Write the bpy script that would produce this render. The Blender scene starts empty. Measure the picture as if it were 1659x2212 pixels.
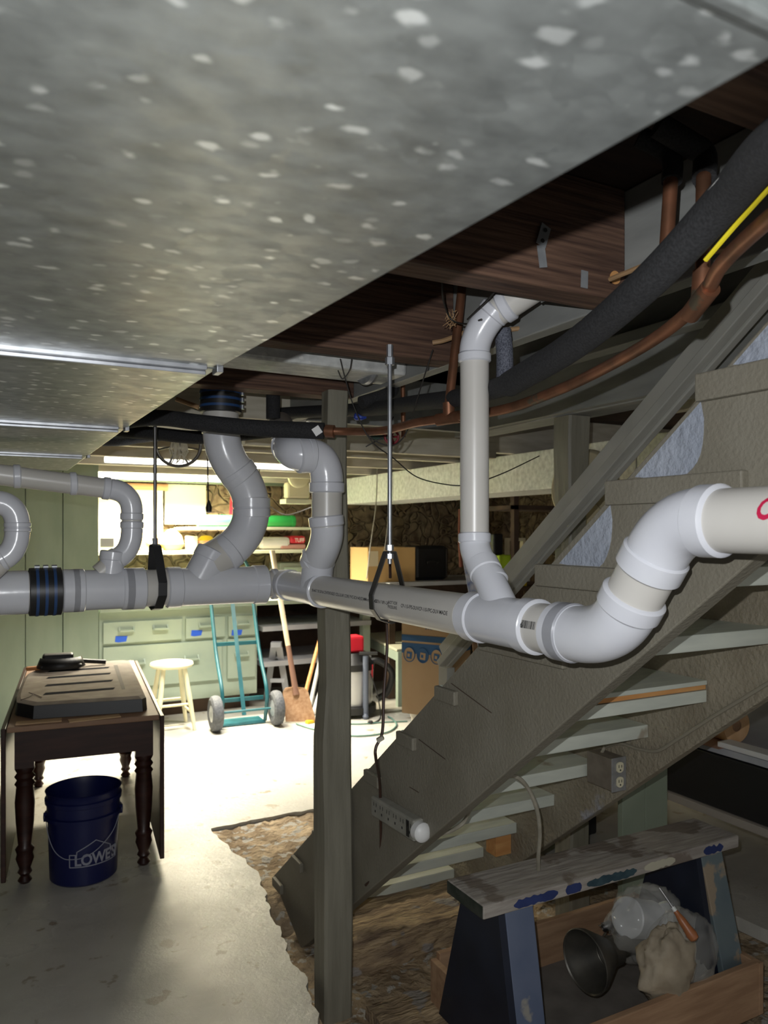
import bpy, math, random
from mathutils import Vector, Matrix, noise
random.seed(7)
PI = math.pi
S = bpy.context.scene
COL = S.collection
# ---------------------------------------------------------------- camera, world, lights, exposure
CH = 1.43                                   # lens height above the painted floor
TH = math.radians(27.9)                     # camera heading against the house's own axes
c_, s_ = math.cos(TH), math.sin(TH)
FW = Vector((s_, c_, 0)); RT = Vector((c_, -s_, 0)); UP = Vector((0, 0, 1))
CAM = Vector((0, 0, CH))
FOC = 1661.0
cd = bpy.data.cameras.new('camera'); cam = bpy.data.objects.new('camera', cd); COL.objects.link(cam)
cam.location = CAM; cam.rotation_euler = (PI / 2, 0, -TH)
cd.sensor_fit = 'HORIZONTAL'; cd.sensor_width = 36; cd.lens = 36 * FOC / 1659
cd.shift_y = 44 / 1659; cd.clip_start = 0.02; cd.clip_end = 50
cd.dof.use_dof = True; cd.dof.focus_distance = 1.7; cd.dof.aperture_fstop = 9.5
S.camera = cam
w = bpy.data.worlds.new('world'); S.world = w; w.use_nodes = True
w.node_tree.nodes['Background'].inputs[0].default_value = (1.0, 0.97, 0.92, 1)
w.node_tree.nodes['Background'].inputs[1].default_value = 0.32
S.view_settings.view_transform = 'Standard'; S.view_settings.look = 'None'
S.view_settings.exposure = 0.0; S.view_settings.gamma = 1; S.view_settings.use_curve_mapping = False
def area(name, loc, rot, sx, sy, power, col, shape='RECTANGLE', spread=PI):
    d = bpy.data.lights.new(name, 'AREA'); d.shape = shape; d.size = sx
    if shape in ('RECTANGLE', 'ELLIPSE'): d.size_y = sy
    d.energy = power; d.color = col; d.spread = spread
    o = bpy.data.objects.new(name, d); COL.objects.link(o); o.location = loc; o.rotation_euler = rot
    return o
FLASH_P = 15.0
fl = area('phone_flash', CAM + RT * -0.035 + UP * 0.058, (PI / 2, 0, -TH), 0.01, 0.01, FLASH_P, (0.96, 0.98, 1.0), 'DISK')
SHOP_P, SHOP2_P = 175.0, 44.0
area('bench_light_glow', (1.33, 6.2, 1.835), (0, 0, 0), 1.0, 0.12, SHOP_P, (1.0, 0.89, 0.66), spread=math.radians(150))
area('aisle_light_glow', (1.45, 4.98, 1.84), (0, 0, 0), 1.5, 0.10, SHOP2_P, (1.0, 0.95, 0.84), spread=math.radians(98))
# ---------------------------------------------------------------- rays through the photograph, met by a plane of the house
def ray(px, py): return FW + RT * ((px - 829.5) / FOC) + UP * ((1150 - py) / FOC)
def P(px, py, d): return CAM + ray(px, py) * d
def onx(px, py, x): r = ray(px, py); return CAM + r * (x / r.x)
def ony(px, py, y): r = ray(px, py); return CAM + r * (y / r.y)
def onz(px, py, z=0.0): r = ray(px, py); return CAM + r * ((z - CH) / r.z)
# ---------------------------------------------------------------- materials
MATS = {}
def mat(name, c1, c2=None, rough=0.6, metal=0.0, scale=8.0, stretch=(1, 1, 1), bump=0.0, bscale=None, c3=None, t3=0.6,
        detail=6, spec=0.5, emit=None, estr=0, rough2=None, trans=0, alpha=1, lo=0.35, hi=0.65, s3=None, bdist=0.01):
    if name in MATS: return MATS[name]
    m = bpy.data.materials.new(name); m.use_nodes = True; nt = m.node_tree; n = nt.nodes; L = nt.links
    b = n['Principled BSDF']
    b.inputs['Base Color'].default_value = (*c1, 1); b.inputs['Roughness'].default_value = rough
    b.inputs['Metallic'].default_value = metal; b.inputs['Specular IOR Level'].default_value = spec
    b.inputs['Transmission Weight'].default_value = trans; b.inputs['Alpha'].default_value = alpha
    if emit: b.inputs['Emission Color'].default_value = (*emit, 1); b.inputs['Emission Strength'].default_value = estr
    if c2 or bump:
        tc = n.new('ShaderNodeTexCoord'); mp = n.new('ShaderNodeMapping'); L.new(tc.outputs['Object'], mp.inputs[0])
        mp.inputs['Scale'].default_value = stretch
    if c2:
        nz = n.new('ShaderNodeTexNoise'); nz.inputs['Scale'].default_value = scale; nz.inputs['Detail'].default_value = detail
        L.new(mp.outputs[0], nz.inputs['Vector'])
        cr = n.new('ShaderNodeValToRGB'); cr.color_ramp.elements[0].position = lo; cr.color_ramp.elements[1].position = hi
        cr.color_ramp.elements[0].color = (*c1, 1); cr.color_ramp.elements[1].color = (*c2, 1)
        L.new(nz.outputs['Fac'], cr.inputs[0]); out = cr.outputs[0]
        if c3:
            n3 = n.new('ShaderNodeTexNoise'); n3.inputs['Scale'].default_value = s3 or scale * 0.6; n3.inputs['Detail'].default_value = 8
            mp3 = n.new('ShaderNodeMapping'); mp3.inputs['Location'].default_value = (7, 3, 1); L.new(tc.outputs['Object'], mp3.inputs[0])
            L.new(mp3.outputs[0], n3.inputs['Vector'])
            r3 = n.new('ShaderNodeValToRGB'); r3.color_ramp.elements[0].position = t3; r3.color_ramp.elements[1].position = t3 + 0.03
            r3.color_ramp.elements[0].color = (0, 0, 0, 1); L.new(n3.outputs['Fac'], r3.inputs[0])
            mx = n.new('ShaderNodeMixRGB'); L.new(r3.outputs[0], mx.inputs[0]); L.new(out, mx.inputs[1]); mx.inputs[2].default_value = (*c3, 1)
            out = mx.outputs[0]
        L.new(out, b.inputs['Base Color'])
        if rough2 is not None:
            mr = n.new('ShaderNodeMapRange'); L.new(nz.outputs['Fac'], mr.inputs[0]); mr.inputs[1].default_value = 0.3; mr.inputs[2].default_value = 0.7
            mr.inputs[3].default_value = rough; mr.inputs[4].default_value = rough2; L.new(mr.outputs[0], b.inputs['Roughness'])
    if bump:
        bn = n.new('ShaderNodeTexNoise'); bn.inputs['Scale'].default_value = bscale or scale; bn.inputs['Detail'].default_value = 5
        L.new(mp.outputs[0], bn.inputs['Vector'])
        bp = n.new('ShaderNodeBump'); bp.inputs['Strength'].default_value = bump; bp.inputs['Distance'].default_value = bdist
        L.new(bn.outputs['Fac'], bp.inputs['Height']); L.new(bp.outputs[0], b.inputs['Normal'])
    MATS[name] = m; return m
M_pvc = mat('pvc_pipe', (0.55, 0.53, 0.49), (0.62, 0.60, 0.565), 0.32, scale=5, lo=0.3, hi=0.7)
M_fit = mat('pvc_fitting', (0.62, 0.63, 0.68), (0.67, 0.68, 0.72), 0.22, scale=9, bump=0.03, bscale=60)
M_rub = mat('black_rubber', (0.015, 0.015, 0.016), None, 0.42)
M_blue = mat('blue_band', (0.02, 0.06, 0.17), None, 0.4)
M_steel = mat('zinc_steel', (0.50, 0.52, 0.55), (0.35, 0.37, 0.4), 0.38, 0.7, scale=30)
M_zinc = mat('dull_zinc', (0.30, 0.31, 0.32), (0.22, 0.23, 0.24), 0.5, 0.2, scale=30)
M_dsteel = mat('dark_steel', (0.13, 0.13, 0.13), (0.2, 0.19, 0.18), 0.42, 1.0, scale=20)
M_cu = mat('copper', (0.33, 0.145, 0.08), (0.19, 0.095, 0.055), 0.42, 0.7, scale=18, c3=(0.16, 0.13, 0.09), t3=0.62)
M_foam = mat('black_foam', (0.011, 0.011, 0.012), (0.026, 0.026, 0.028), 0.9, scale=260, bump=0.5, bscale=260, bdist=0.002)
M_foamg = mat('grey_foam', (0.05, 0.055, 0.075), (0.16, 0.17, 0.21), 0.9, scale=300)
M_yel = mat('yellow_stripe', (0.75, 0.62, 0.02), None, 0.6)
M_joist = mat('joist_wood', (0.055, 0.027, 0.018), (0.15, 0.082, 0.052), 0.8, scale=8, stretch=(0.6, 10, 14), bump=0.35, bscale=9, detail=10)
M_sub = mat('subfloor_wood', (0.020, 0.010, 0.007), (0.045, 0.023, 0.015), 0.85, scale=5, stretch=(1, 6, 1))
M_cream = mat('cream_painted_wood', (0.50, 0.46, 0.36), (0.62, 0.58, 0.48), 0.7, scale=6, stretch=(1, 6, 6), bump=0.1)
M_post = mat('post_paint', (0.20, 0.187, 0.145), (0.25, 0.236, 0.185), 0.5, scale=5, stretch=(6, 6, 0.7), bump=0.45, bscale=6, c3=(0.10, 0.095, 0.08), t3=0.70)
M_str = mat('textured_grey_paint', (0.185, 0.168, 0.128), (0.22, 0.203, 0.16), 0.62, scale=6, bump=0.5, bscale=130, bdist=0.004)
M_strr = mat('rough_stucco_paint', (0.25, 0.215, 0.155), (0.31, 0.275, 0.205), 0.7, scale=6, bump=0.9, bscale=70, c3=(0.33, 0.33, 0.36), t3=0.60, s3=3, bdist=0.008)
M_trd = mat('tread_paint', (0.52, 0.55, 0.49), (0.62, 0.65, 0.57), 0.6, scale=6, stretch=(1, 5, 5), c3=(0.36, 0.32, 0.25), t3=0.68, s3=4, bump=0.15)
M_rail = mat('rail_paint', (0.34, 0.335, 0.30), (0.42, 0.415, 0.375), 0.55, scale=5, stretch=(6, 1, 1), bump=0.15)
M_gbeam = mat('grey_beam_paint', (0.22, 0.225, 0.215), (0.28, 0.285, 0.27), 0.6, scale=5, stretch=(5, 1, 5), c3=(0.1, 0.09, 0.07), t3=0.68)
M_green = mat('green_paint', (0.21, 0.265, 0.205), (0.26, 0.315, 0.245), 0.6, scale=3, stretch=(2, 2, 0.6), c3=(0.30, 0.27, 0.17), t3=0.70, bump=0.1)
M_pgreen = mat('panel_green_paint', (0.27, 0.32, 0.235), (0.33, 0.38, 0.285), 0.6, scale=3)
M_gcab = mat('cabinet_green_paint', (0.31, 0.38, 0.31), (0.36, 0.43, 0.35), 0.55, scale=4)
M_tape = mat('blue_tape', (0.02, 0.10, 0.62), None, 0.7)
M_oak = mat('orange_new_wood', (0.55, 0.25, 0.08), (0.66, 0.35, 0.13), 0.7, scale=6, stretch=(1, 8, 8))
M_box = mat('cardboard', (0.50, 0.34, 0.19), (0.55, 0.38, 0.22), 0.85, scale=4)
M_boxb = mat('printed_blue', (0.04, 0.12, 0.26), None, 0.8)
M_ink = mat('black_ink', (0.02, 0.02, 0.02), None, 0.7)
M_red = mat('magenta_marker', (0.50, 0.01, 0.06), None, 0.6)
M_mah = mat('mahogany', (0.022, 0.007, 0.005), (0.045, 0.016, 0.011), 0.38, scale=5, stretch=(1, 1, 8))
M_tabt = mat('table_top_wood', (0.23, 0.13, 0.08), (0.30, 0.18, 0.11), 0.6, scale=5)
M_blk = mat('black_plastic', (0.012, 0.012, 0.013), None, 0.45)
M_dust = mat('dusty_black_plastic', (0.30, 0.25, 0.20), (0.40, 0.34, 0.28), 0.85, scale=14)
M_bkt = mat('bucket_blue', (0.006, 0.010, 0.072), None, 0.35)
M_bktw = mat('bucket_print', (0.30, 0.31, 0.38), None, 0.5)
M_stool = mat('stool_cream', (0.62, 0.58, 0.38), (0.70, 0.66, 0.46), 0.5, scale=8)
M_teal = mat('teal_paint', (0.006, 0.07, 0.085), (0.015, 0.10, 0.12), 0.4, scale=12)
M_tyre = mat('tyre_grey', (0.05, 0.055, 0.065), (0.085, 0.09, 0.10), 0.8, scale=60, bump=0.5)
M_rust = mat('rusty_blade', (0.30, 0.16, 0.08), (0.42, 0.26, 0.15), 0.7, 0.2, scale=40)
M_hand = mat('pale_handle', (0.55, 0.46, 0.30), (0.62, 0.54, 0.38), 0.5, scale=10)
M_navy = mat('navy_paint', (0.008, 0.012, 0.026), (0.012, 0.018, 0.038), 0.4, scale=8, c3=(0.09, 0.08, 0.06), t3=0.68)
M_bleg = mat('worn_blue_paint', (0.10, 0.13, 0.21), (0.13, 0.16, 0.24), 0.55, scale=10, c3=(0.30, 0.29, 0.26), t3=0.60, bump=0.2)
M_gleg = mat('worn_green_blue_paint', (0.12, 0.16, 0.18), (0.15, 0.19, 0.20), 0.6, scale=10, c3=(0.34, 0.27, 0.19), t3=0.54, bump=0.2)
M_saw = mat('dusty_sawhorse_top', (0.29, 0.26, 0.23), (0.41, 0.375, 0.335), 0.9, scale=9, stretch=(1, 7, 7), c3=(0.2, 0.165, 0.135), t3=0.6, bump=0.5, bscale=12)
M_crate = mat('crate_wood', (0.33, 0.195, 0.11), (0.46, 0.29, 0.17), 0.8, scale=6, stretch=(0.8, 7, 7), bump=0.3)
M_crate2 = mat('crate_ply', (0.14, 0.125, 0.11), (0.20, 0.18, 0.16), 0.9, scale=12, bump=0.2)
M_white = mat('white_plastic', (0.7, 0.7, 0.69), None, 0.4)
M_ivory = mat('ivory_plastic', (0.62, 0.58, 0.42), None, 0.35)
M_dull = mat('dusty_strip_plastic', (0.24, 0.235, 0.20), (0.30, 0.29, 0.25), 0.6, scale=20)
M_wire = mat('dark_wire', (0.02, 0.017, 0.014), None, 0.6)
M_brnc = mat('brown_cord', (0.045, 0.02, 0.012), None, 0.5)
M_gcord = mat('grey_cord', (0.30, 0.28, 0.22), (0.40, 0.37, 0.30), 0.6, scale=30)
M_romex = mat('tan_cable', (0.36, 0.22, 0.11), None, 0.6)
M_redp = mat('red_plastic', (0.65, 0.02, 0.04), None, 0.4)
M_gren = mat('bright_green_vinyl', (0.02, 0.30, 0.06), None, 0.5)
M_lime = mat('lime_plastic', (0.45, 0.65, 0.03), None, 0.5)
M_yelp = mat('yellow_plastic', (0.80, 0.58, 0.02), None, 0.5)
M_lid = mat('cream_lid', (0.42, 0.37, 0.24), (0.52, 0.46, 0.32), 0.5, scale=4)
M_paper = mat('brown_paper', (0.55, 0.33, 0.16), (0.62, 0.39, 0.21), 0.8, scale=20)
M_gry = mat('grey_board', (0.34, 0.35, 0.38), (0.42, 0.43, 0.46), 0.7, scale=5)
M_shelfw = mat('cream_shelf', (0.55, 0.55, 0.42), None, 0.6)
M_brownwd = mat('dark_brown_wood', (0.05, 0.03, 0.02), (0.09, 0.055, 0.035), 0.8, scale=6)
def stone_mat(name, c1, c2, c3, sc=5.0):
    m = mat(name, c1, c2, 0.9, scale=sc * 2, bump=0.0)
    nt = m.node_tree; n = nt.nodes; L = nt.links; b = n['Principled BSDF']
    tc = [x for x in n if x.type == 'TEX_COORD'][0]
    nz = n.new('ShaderNodeTexNoise'); nz.inputs['Scale'].default_value = 3; L.new(tc.outputs['Object'], nz.inputs['Vector'])
    ad = n.new('ShaderNodeVectorMath'); ad.operation = 'MULTIPLY_ADD'; L.new(nz.outputs['Color'], ad.inputs[0]); ad.inputs[1].default_value = (0.55, 0.55, 0.55)
    L.new(tc.outputs['Object'], ad.inputs[2])
    v = n.new('ShaderNodeTexVoronoi'); v.feature = 'DISTANCE_TO_EDGE'; v.inputs['Scale'].default_value = sc * 1.5; L.new(ad.outputs[0], v.inputs['Vector'])
    r = n.new('ShaderNodeValToRGB'); r.color_ramp.elements[0].position = 0.02; r.color_ramp.elements[1].position = 0.10; L.new(v.outputs['Distance'], r.inputs[0])
    old = b.inputs['Base Color'].links[0].from_socket
    mx = n.new('ShaderNodeMixRGB'); L.new(r.outputs[0], mx.inputs[0]); mx.inputs[1].default_value = (*c3, 1); L.new(old, mx.inputs[2]); L.new(mx.outputs[0], b.inputs['Base Color'])
    bp = n.new('ShaderNodeBump'); bp.inputs['Strength'].default_value = 1; bp.inputs['Distance'].default_value = 0.05
    L.new(r.outputs[0], bp.inputs['Height']); L.new(bp.outputs[0], b.inputs['Normal'])
    return m
M_stone = stone_mat('rubble_stone', (0.13, 0.085, 0.05), (0.36, 0.27, 0.16), (0.30, 0.22, 0.13))
# galvanised sheet with spangle; its flash glints are painted in as bright spots
def galv(name, base, spots, rough, glint_c=(0.95, 0.98, 0.96), metal=0.85):
    m = bpy.data.materials.new(name); m.use_nodes = True; nt = m.node_tree; n = nt.nodes; L = nt.links; b = n['Principled BSDF']
    tc = n.new('ShaderNodeTexCoord'); mp = n.new('ShaderNodeMapping'); L.new(tc.outputs['Object'], mp.inputs[0]); mp.inputs['Scale'].default_value = (0.8, 1.15, 1)
    v = n.new('ShaderNodeTexVoronoi'); v.inputs['Scale'].default_value = spots; dn = n.new('ShaderNodeTexNoise'); dn.inputs['Scale'].default_value = spots * 0.9; dn.inputs['Detail'].default_value = 3; L.new(mp.outputs[0], dn.inputs['Vector'])
    dm = n.new('ShaderNodeVectorMath'); dm.operation = 'MULTIPLY_ADD'; L.new(dn.outputs['Color'], dm.inputs[0]); dm.inputs[1].default_value = (1.1 / spots,) * 3; L.new(mp.outputs[0], dm.inputs[2]); L.new(dm.outputs[0], v.inputs['Vector'])
    nz = n.new('ShaderNodeTexNoise'); nz.inputs['Scale'].default_value = spots * 0.7; nz.inputs['Detail'].default_value = 6; L.new(mp.outputs[0], nz.inputs['Vector'])
    r = n.new('ShaderNodeMapRange'); r.interpolation_type = 'SMOOTHSTEP'; L.new(v.outputs['Distance'], r.inputs[0]); r.inputs[1].default_value = 0.40; r.inputs[2].default_value = 0.18; r.inputs[3].default_value = 0; r.inputs[4].default_value = 1
    sp = n.new('ShaderNodeSeparateColor'); L.new(v.outputs['Color'], sp.inputs[0])
    g = n.new('ShaderNodeMapRange'); L.new(sp.outputs[0], g.inputs[0]); g.inputs[1].default_value = 0.55; g.inputs[2].default_value = 1.08
    mu = n.new('ShaderNodeMath'); mu.operation = 'MULTIPLY'; L.new(r.outputs[0], mu.inputs[0]); L.new(g.outputs[0], mu.inputs[1])
    c = n.new('ShaderNodeValToRGB'); c.color_ramp.elements[0].position = 0.3; c.color_ramp.elements[1].position = 0.7
    c.color_ramp.elements[0].color = (*[x * 0.80 for x in base], 1); c.color_ramp.elements[1].color = (*[x * 1.25 for x in base], 1); L.new(nz.outputs['Fac'], c.inputs[0])
    mx = n.new('ShaderNodeMixRGB'); L.new(mu.outputs[0], mx.inputs[0]); L.new(c.outputs[0], mx.inputs[1]); mx.inputs[2].default_value = (*glint_c, 1)
    L.new(mx.outputs[0], b.inputs['Base Color'])
    ro = n.new('ShaderNodeMapRange'); L.new(sp.outputs[1], ro.inputs[0]); ro.inputs[3].default_value = rough - 0.05; ro.inputs[4].default_value = rough + 0.06
    L.new(ro.outputs[0], b.inputs['Roughness']); b.inputs['Metallic'].default_value = metal
    bp = n.new('ShaderNodeBump'); bp.inputs['Strength'].default_value = 0.10; bp.inputs['Distance'].default_value = 0.004; L.new(nz.outputs['Fac'], bp.inputs['Height']); L.new(bp.outputs[0], b.inputs['Normal'])
    return m
M_duct = galv('galvanised_duct', (0.275, 0.292, 0.284), 50, 0.42)
M_duct2 = galv('bright_galvanised_duct', (0.62, 0.63, 0.61), 50, 0.6, (0.8, 0.8, 0.75), 0.3)
# painted concrete
def floor_mat():
    m = mat('painted_concrete', (0.42, 0.405, 0.36), (0.56, 0.545, 0.49), 0.46, scale=2.6, rough2=0.20, detail=14, c3=(0.33, 0.285, 0.22), t3=0.635, s3=9)
    nt = m.node_tree; n = nt.nodes; L = nt.links; b = n['Principled BSDF']
    tc = [x for x in n if x.type == 'TEX_COORD'][0]
    a = n.new('ShaderNodeTexNoise'); a.inputs['Scale'].default_value = 14; a.inputs['Detail'].default_value = 14; a.inputs['Roughness'].default_value = 0.72; L.new(tc.outputs['Object'], a.inputs['Vector'])
    bp = n.new('ShaderNodeBump'); bp.inputs['Strength'].default_value = 0.34; bp.inputs['Distance'].default_value = 0.012; L.new(a.outputs['Fac'], bp.inputs['Height']); L.new(bp.outputs[0], b.inputs['Normal'])
    return m
M_floor = floor_mat()
M_dirt = mat('broken_earth', (0.24, 0.17, 0.10), (0.50, 0.385, 0.25), 0.95, scale=9, bump=1.0, bscale=30, c3=(0.45, 0.42, 0.37), t3=0.56, s3=20, detail=12, bdist=0.02)
M_rock = mat('crumbling_ledge', (0.20, 0.14, 0.09), (0.50, 0.37, 0.22), 0.95, scale=6, stretch=(1, 4, 4), bump=1.0, bscale=16, c3=(0.32, 0.29, 0.26), t3=0.60, s3=8, bdist=0.02)
M_dcleat = mat('cleat_steel', (0.42, 0.43, 0.45), (0.3, 0.31, 0.33), 0.38, 0.9, scale=30)
# ---------------------------------------------------------------- mesh helpers
def frame_of(d):
    d = d.normalized(); a = Vector((0, 0, 1)) if abs(d.z) < 0.9 else Vector((1, 0, 0))
    u = d.cross(a).normalized(); return u, d.cross(u).normalized()
class MB:
    def __init__(s): s.v = []; s.f = []
    def add(s, vs, fs):
        k = len(s.v); s.v += [Vector(p) for p in vs]; s.f += [tuple(i + k for i in f) for f in fs]; return s
    def box(s, x0, x1, y0, y1, z0, z1):
        return s.add([(x0, y0, z0), (x1, y0, z0), (x1, y1, z0), (x0, y1, z0), (x0, y0, z1), (x1, y0, z1), (x1, y1, z1), (x0, y1, z1)],
                     [(0, 3, 2, 1), (4, 5, 6, 7), (0, 1, 5, 4), (1, 2, 6, 5), (2, 3, 7, 6), (3, 0, 4, 7)])
    def bar(s, p, q, w, h, up=(0, 0, 1), w2=None, h2=None):
        p, q = Vector(p), Vector(q); d = (q - p).normalized(); up = Vector(up); x = d.cross(up).normalized(); y = x.cross(d).normalized()
        w2 = w2 or w; h2 = h2 or h; vs = []
        for o, a, b in ((p, w, h), (q, w2, h2)):
            for i, j in ((-1, -1), (1, -1), (1, 1), (-1, 1)): vs.append(o + x * (i * a / 2) + y * (j * b / 2))
        return s.add(vs, [(3, 2, 1, 0), (4, 5, 6, 7), (0, 1, 5, 4), (1, 2, 6, 5), (2, 3, 7, 6), (3, 0, 4, 7)])
    def tube(s, pts, r, n=20, caps=True, inner=None):
        pts = [Vector(p) for p in pts]; rs = r if isinstance(r, (list, tuple)) else [r] * len(pts); rings = []; u = None
        for i, p in enumerate(pts):
            a = pts[i] - pts[i - 1] if i else pts[1] - pts[0]; b = pts[i + 1] - pts[i] if i < len(pts) - 1 else a
            d = a.normalized() + b.normalized()
            if d.length < 1e-6: d = a
            d.normalize()
            u = frame_of(d)[0] if u is None else (u - d * u.dot(d)).normalized()
            v = d.cross(u)
            rings.append([p + (u * math.cos(2 * PI * k / n) + v * math.sin(2 * PI * k / n)) * rs[i] for k in range(n)])
        vs = [q for g in rings for q in g]; fs = []
        for i in range(len(rings) - 1):
            for k in range(n):
                a, b = i * n + k, i * n + (k + 1) % n; fs.append((a, b, b + n, a + n))
        if caps: fs += [tuple(range(n))[::-1], tuple(range((len(rings) - 1) * n, len(rings) * n))]
        return s.add(vs, fs)
    def lathe(s, o, axis, prof, n=32, caps=True):
        o = Vector(o); d = Vector(axis).normalized(); u, v = frame_of(d); vs = []; fs = []
        for r, h in prof:
            for k in range(n): vs.append(o + d * h + (u * math.cos(2 * PI * k / n) + v * math.sin(2 * PI * k / n)) * r)
        for i in range(len(prof) - 1):
            for k in range(n):
                a, b = i * n + k, i * n + (k + 1) % n; fs.append((a, b, b + n, a + n))
        if caps: fs += [tuple(range(n))[::-1], tuple(range((len(prof) - 1) * n, len(prof) * n))]
        return s.add(vs, fs)
    def prism(s, poly, ax, a, b):
        def mk(p, t): return (t, p[0], p[1]) if ax == 'x' else (p[0], t, p[1]) if ax == 'y' else (p[0], p[1], t)
        n = len(poly); vs = [mk(p, a) for p in poly] + [mk(p, b) for p in poly]
        return s.add(vs, [tuple(range(n)), tuple(range(n, 2 * n))[::-1]] + [(i, i + n, (i + 1) % n + n, (i + 1) % n) for i in range(n)])
    def build(s, name, m, parent=None, smooth=False, bevel=0, local=False, origin=None, ang=35, sub=0):
        me = bpy.data.meshes.new(name)
        if parent is not None: off = Vector((0, 0, 0)) if local else Vector(parent.location)
        elif origin is not None: off = Vector(origin)
        else:
            xs = [p.x for p in s.v]; ys = [p.y for p in s.v]; off = Vector(((min(xs) + max(xs)) / 2, (min(ys) + max(ys)) / 2, min(p.z for p in s.v)))
        me.from_pydata([p - off for p in s.v], [], s.f); me.update()
        import bmesh
        bm = bmesh.new(); bm.from_mesh(me); bmesh.ops.recalc_face_normals(bm, faces=bm.faces); bm.to_mesh(me); bm.free()
        me.materials.append(m); o = bpy.data.objects.new(name, me); COL.objects.link(o)
        if parent is not None: o.parent = parent
        else: o.location = off
        if smooth:
            for p in me.polygons: p.use_smooth = True
            me.set_sharp_from_angle(angle=math.radians(ang))
        if bevel:
            b = o.modifiers.new('bevel', 'BEVEL'); b.width = bevel; b.segments = 2; b.limit_method = 'ANGLE'
        if sub:
            b = o.modifiers.new('sub', 'SUBSURF'); b.levels = sub; b.render_levels = sub
        return o
def thing(name, label, cat, loc=(0, 0, 0), rz=0, group=None):
    o = bpy.data.objects.new(name, None); COL.objects.link(o); o.location = loc; o.rotation_euler = (0, 0, rz); o.empty_display_size = 0.05
    o['label'] = label; o['category'] = cat
    if group: o['group'] = group
    return o
def tag(o, label, cat, group=None, kind=None):
    o['label'] = label; o['category'] = cat
    if group: o['group'] = group
    if kind: o['kind'] = kind
    return o
def struct(name, mb, m, **k): o = mb.build(name, m, **k); o['kind'] = 'structure'; return o
def cr(pts, n=8):
    pts = [Vector(p) for p in pts]; out = []
    for i in range(len(pts) - 1):
        a = pts[i - 1] if i else pts[0] * 2 - pts[1]; b, c = pts[i], pts[i + 1]; d = pts[i + 2] if i + 2 < len(pts) else pts[-1] * 2 - pts[-2]
        for k in range(n):
            t = k / n; out.append(0.5 * ((2 * b) + (c - a) * t + (2 * a - 5 * b + 4 * c - d) * t * t + (3 * b - a - 3 * c + d) * t ** 3))
    return out + [pts[-1]]
def bez(a, b, c, n=10): a, b, c = Vector(a), Vector(b), Vector(c); return [a * (1 - t) ** 2 + b * 2 * t * (1 - t) + c * t * t for t in [i / n for i in range(n + 1)]]
BOLD = 0.012
def glyphs(txt, size, spacing=1.0):
    cu = bpy.data.curves.new('t', 'FONT'); cu.body = txt; cu.offset = size * BOLD; cu.size = size; cu.space_character = spacing; cu.resolution_u = 3
    o = bpy.data.objects.new('t', cu); COL.objects.link(o); dg = bpy.context.evaluated_depsgraph_get(); me = bpy.data.meshes.new_from_object(o.evaluated_get(dg))
    vs = [Vector(v.co) for v in me.vertices]; fs = [tuple(p.vertices) for p in me.polygons]
    bpy.data.objects.remove(o); bpy.data.curves.remove(cu); bpy.data.meshes.remove(me); return vs, fs
def lettering(txt, size, fn, m, parent, spacing=1.0, local=False, name='lettering'):
    vs, fs = glyphs(txt, size, spacing); mb = MB(); mb.add([fn(v.x, v.y) for v in vs], fs); return mb.build(name, m, parent, local=local)
# =================================================================== THE SETTING
JZ = 1.88
# floor with the broken-out area left open
hole = [onz(px, py) for px, py in ((455, 1790), (560, 1768), (690, 1745))] + [Vector((2.0, 3.05, 0)), Vector((2.45, 2.3, 0)), Vector((2.55, 1.5, 0)), Vector((2.2, 0.9, 0)), Vector((1.0, 0.9, 0))] + \
       [onz(px, py) for px, py in ((715, 2330), (690, 2212), (655, 2110), (618, 2045), (592, 1985), (572, 1930), (560, 1885), (505, 1840))]
hp = []
for i in range(len(hole)):
    a, b = hole[i], hole[(i + 1) % len(hole)]
    for k in range(10):
        p = a.lerp(b, k / 10); q = noise.noise_vector(p * 14) * 0.014 + noise.noise_vector(p * 45) * 0.009
        hp.append(Vector((p.x + q.x, p.y + q.y, 0)))
mb = MB(); outer = [(-3.5, -1.6), (6.5, -1.6), (6.5, 8.5), (-3.5, 8.5)]
from mathutils.geometry import tessellate_polygon
ov = [Vector((x, y, 0)) for x, y in outer]; tris = tessellate_polygon([ov, hp]); allv = ov + hp
mb.add(allv, [tuple(t) for t in tris]); mb.add([p + Vector((0, 0, -0.05)) for p in hp] + hp, [(i, (i + 1) % len(hp), (i + 1) % len(hp) + len(hp), i + len(hp)) for i in range(len(hp))])
fo = struct('floor', mb, M_floor, origin=(0, 0, 0)); fo['label'] = 'worn glossy painted concrete floor'
# earth showing in the opening
def earth_h(x, y):
    h = -0.018 if y > 2.95 else (-0.10 if y < 2.75 else -0.10 + (y - 2.75) / 0.2 * 0.082)
    if x < 0.9 and y > 2.6: h = max(h, -0.035)
    p = Vector((x, y, 0)); h += noise.noise(p * 6) * 0.014 + noise.noise(p * 19) * 0.012 + noise.noise(p * 50) * 0.006
    return h
mb = MB(); nx, ny = 150, 150; X0, X1, Y0, Y1 = 0.2, 2.8, 0.6, 3.9
mb.add([(X0 + (X1 - X0) * i / nx, Y0 + (Y1 - Y0) * j / ny, earth_h(X0 + (X1 - X0) * i / nx, Y0 + (Y1 - Y0) * j / ny)) for j in range(ny + 1) for i in range(nx + 1)],
       [(j * (nx + 1) + i, j * (nx + 1) + i + 1, (j + 1) * (nx + 1) + i + 1, (j + 1) * (nx + 1) + i) for j in range(ny) for i in range(nx)])
e = mb.build('bare_earth', M_dirt, smooth=True, origin=(0, 0, 0)); tag(e, 'brown bare earth and broken concrete showing around the foot of the stairs', 'earth', kind='stuff')
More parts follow.
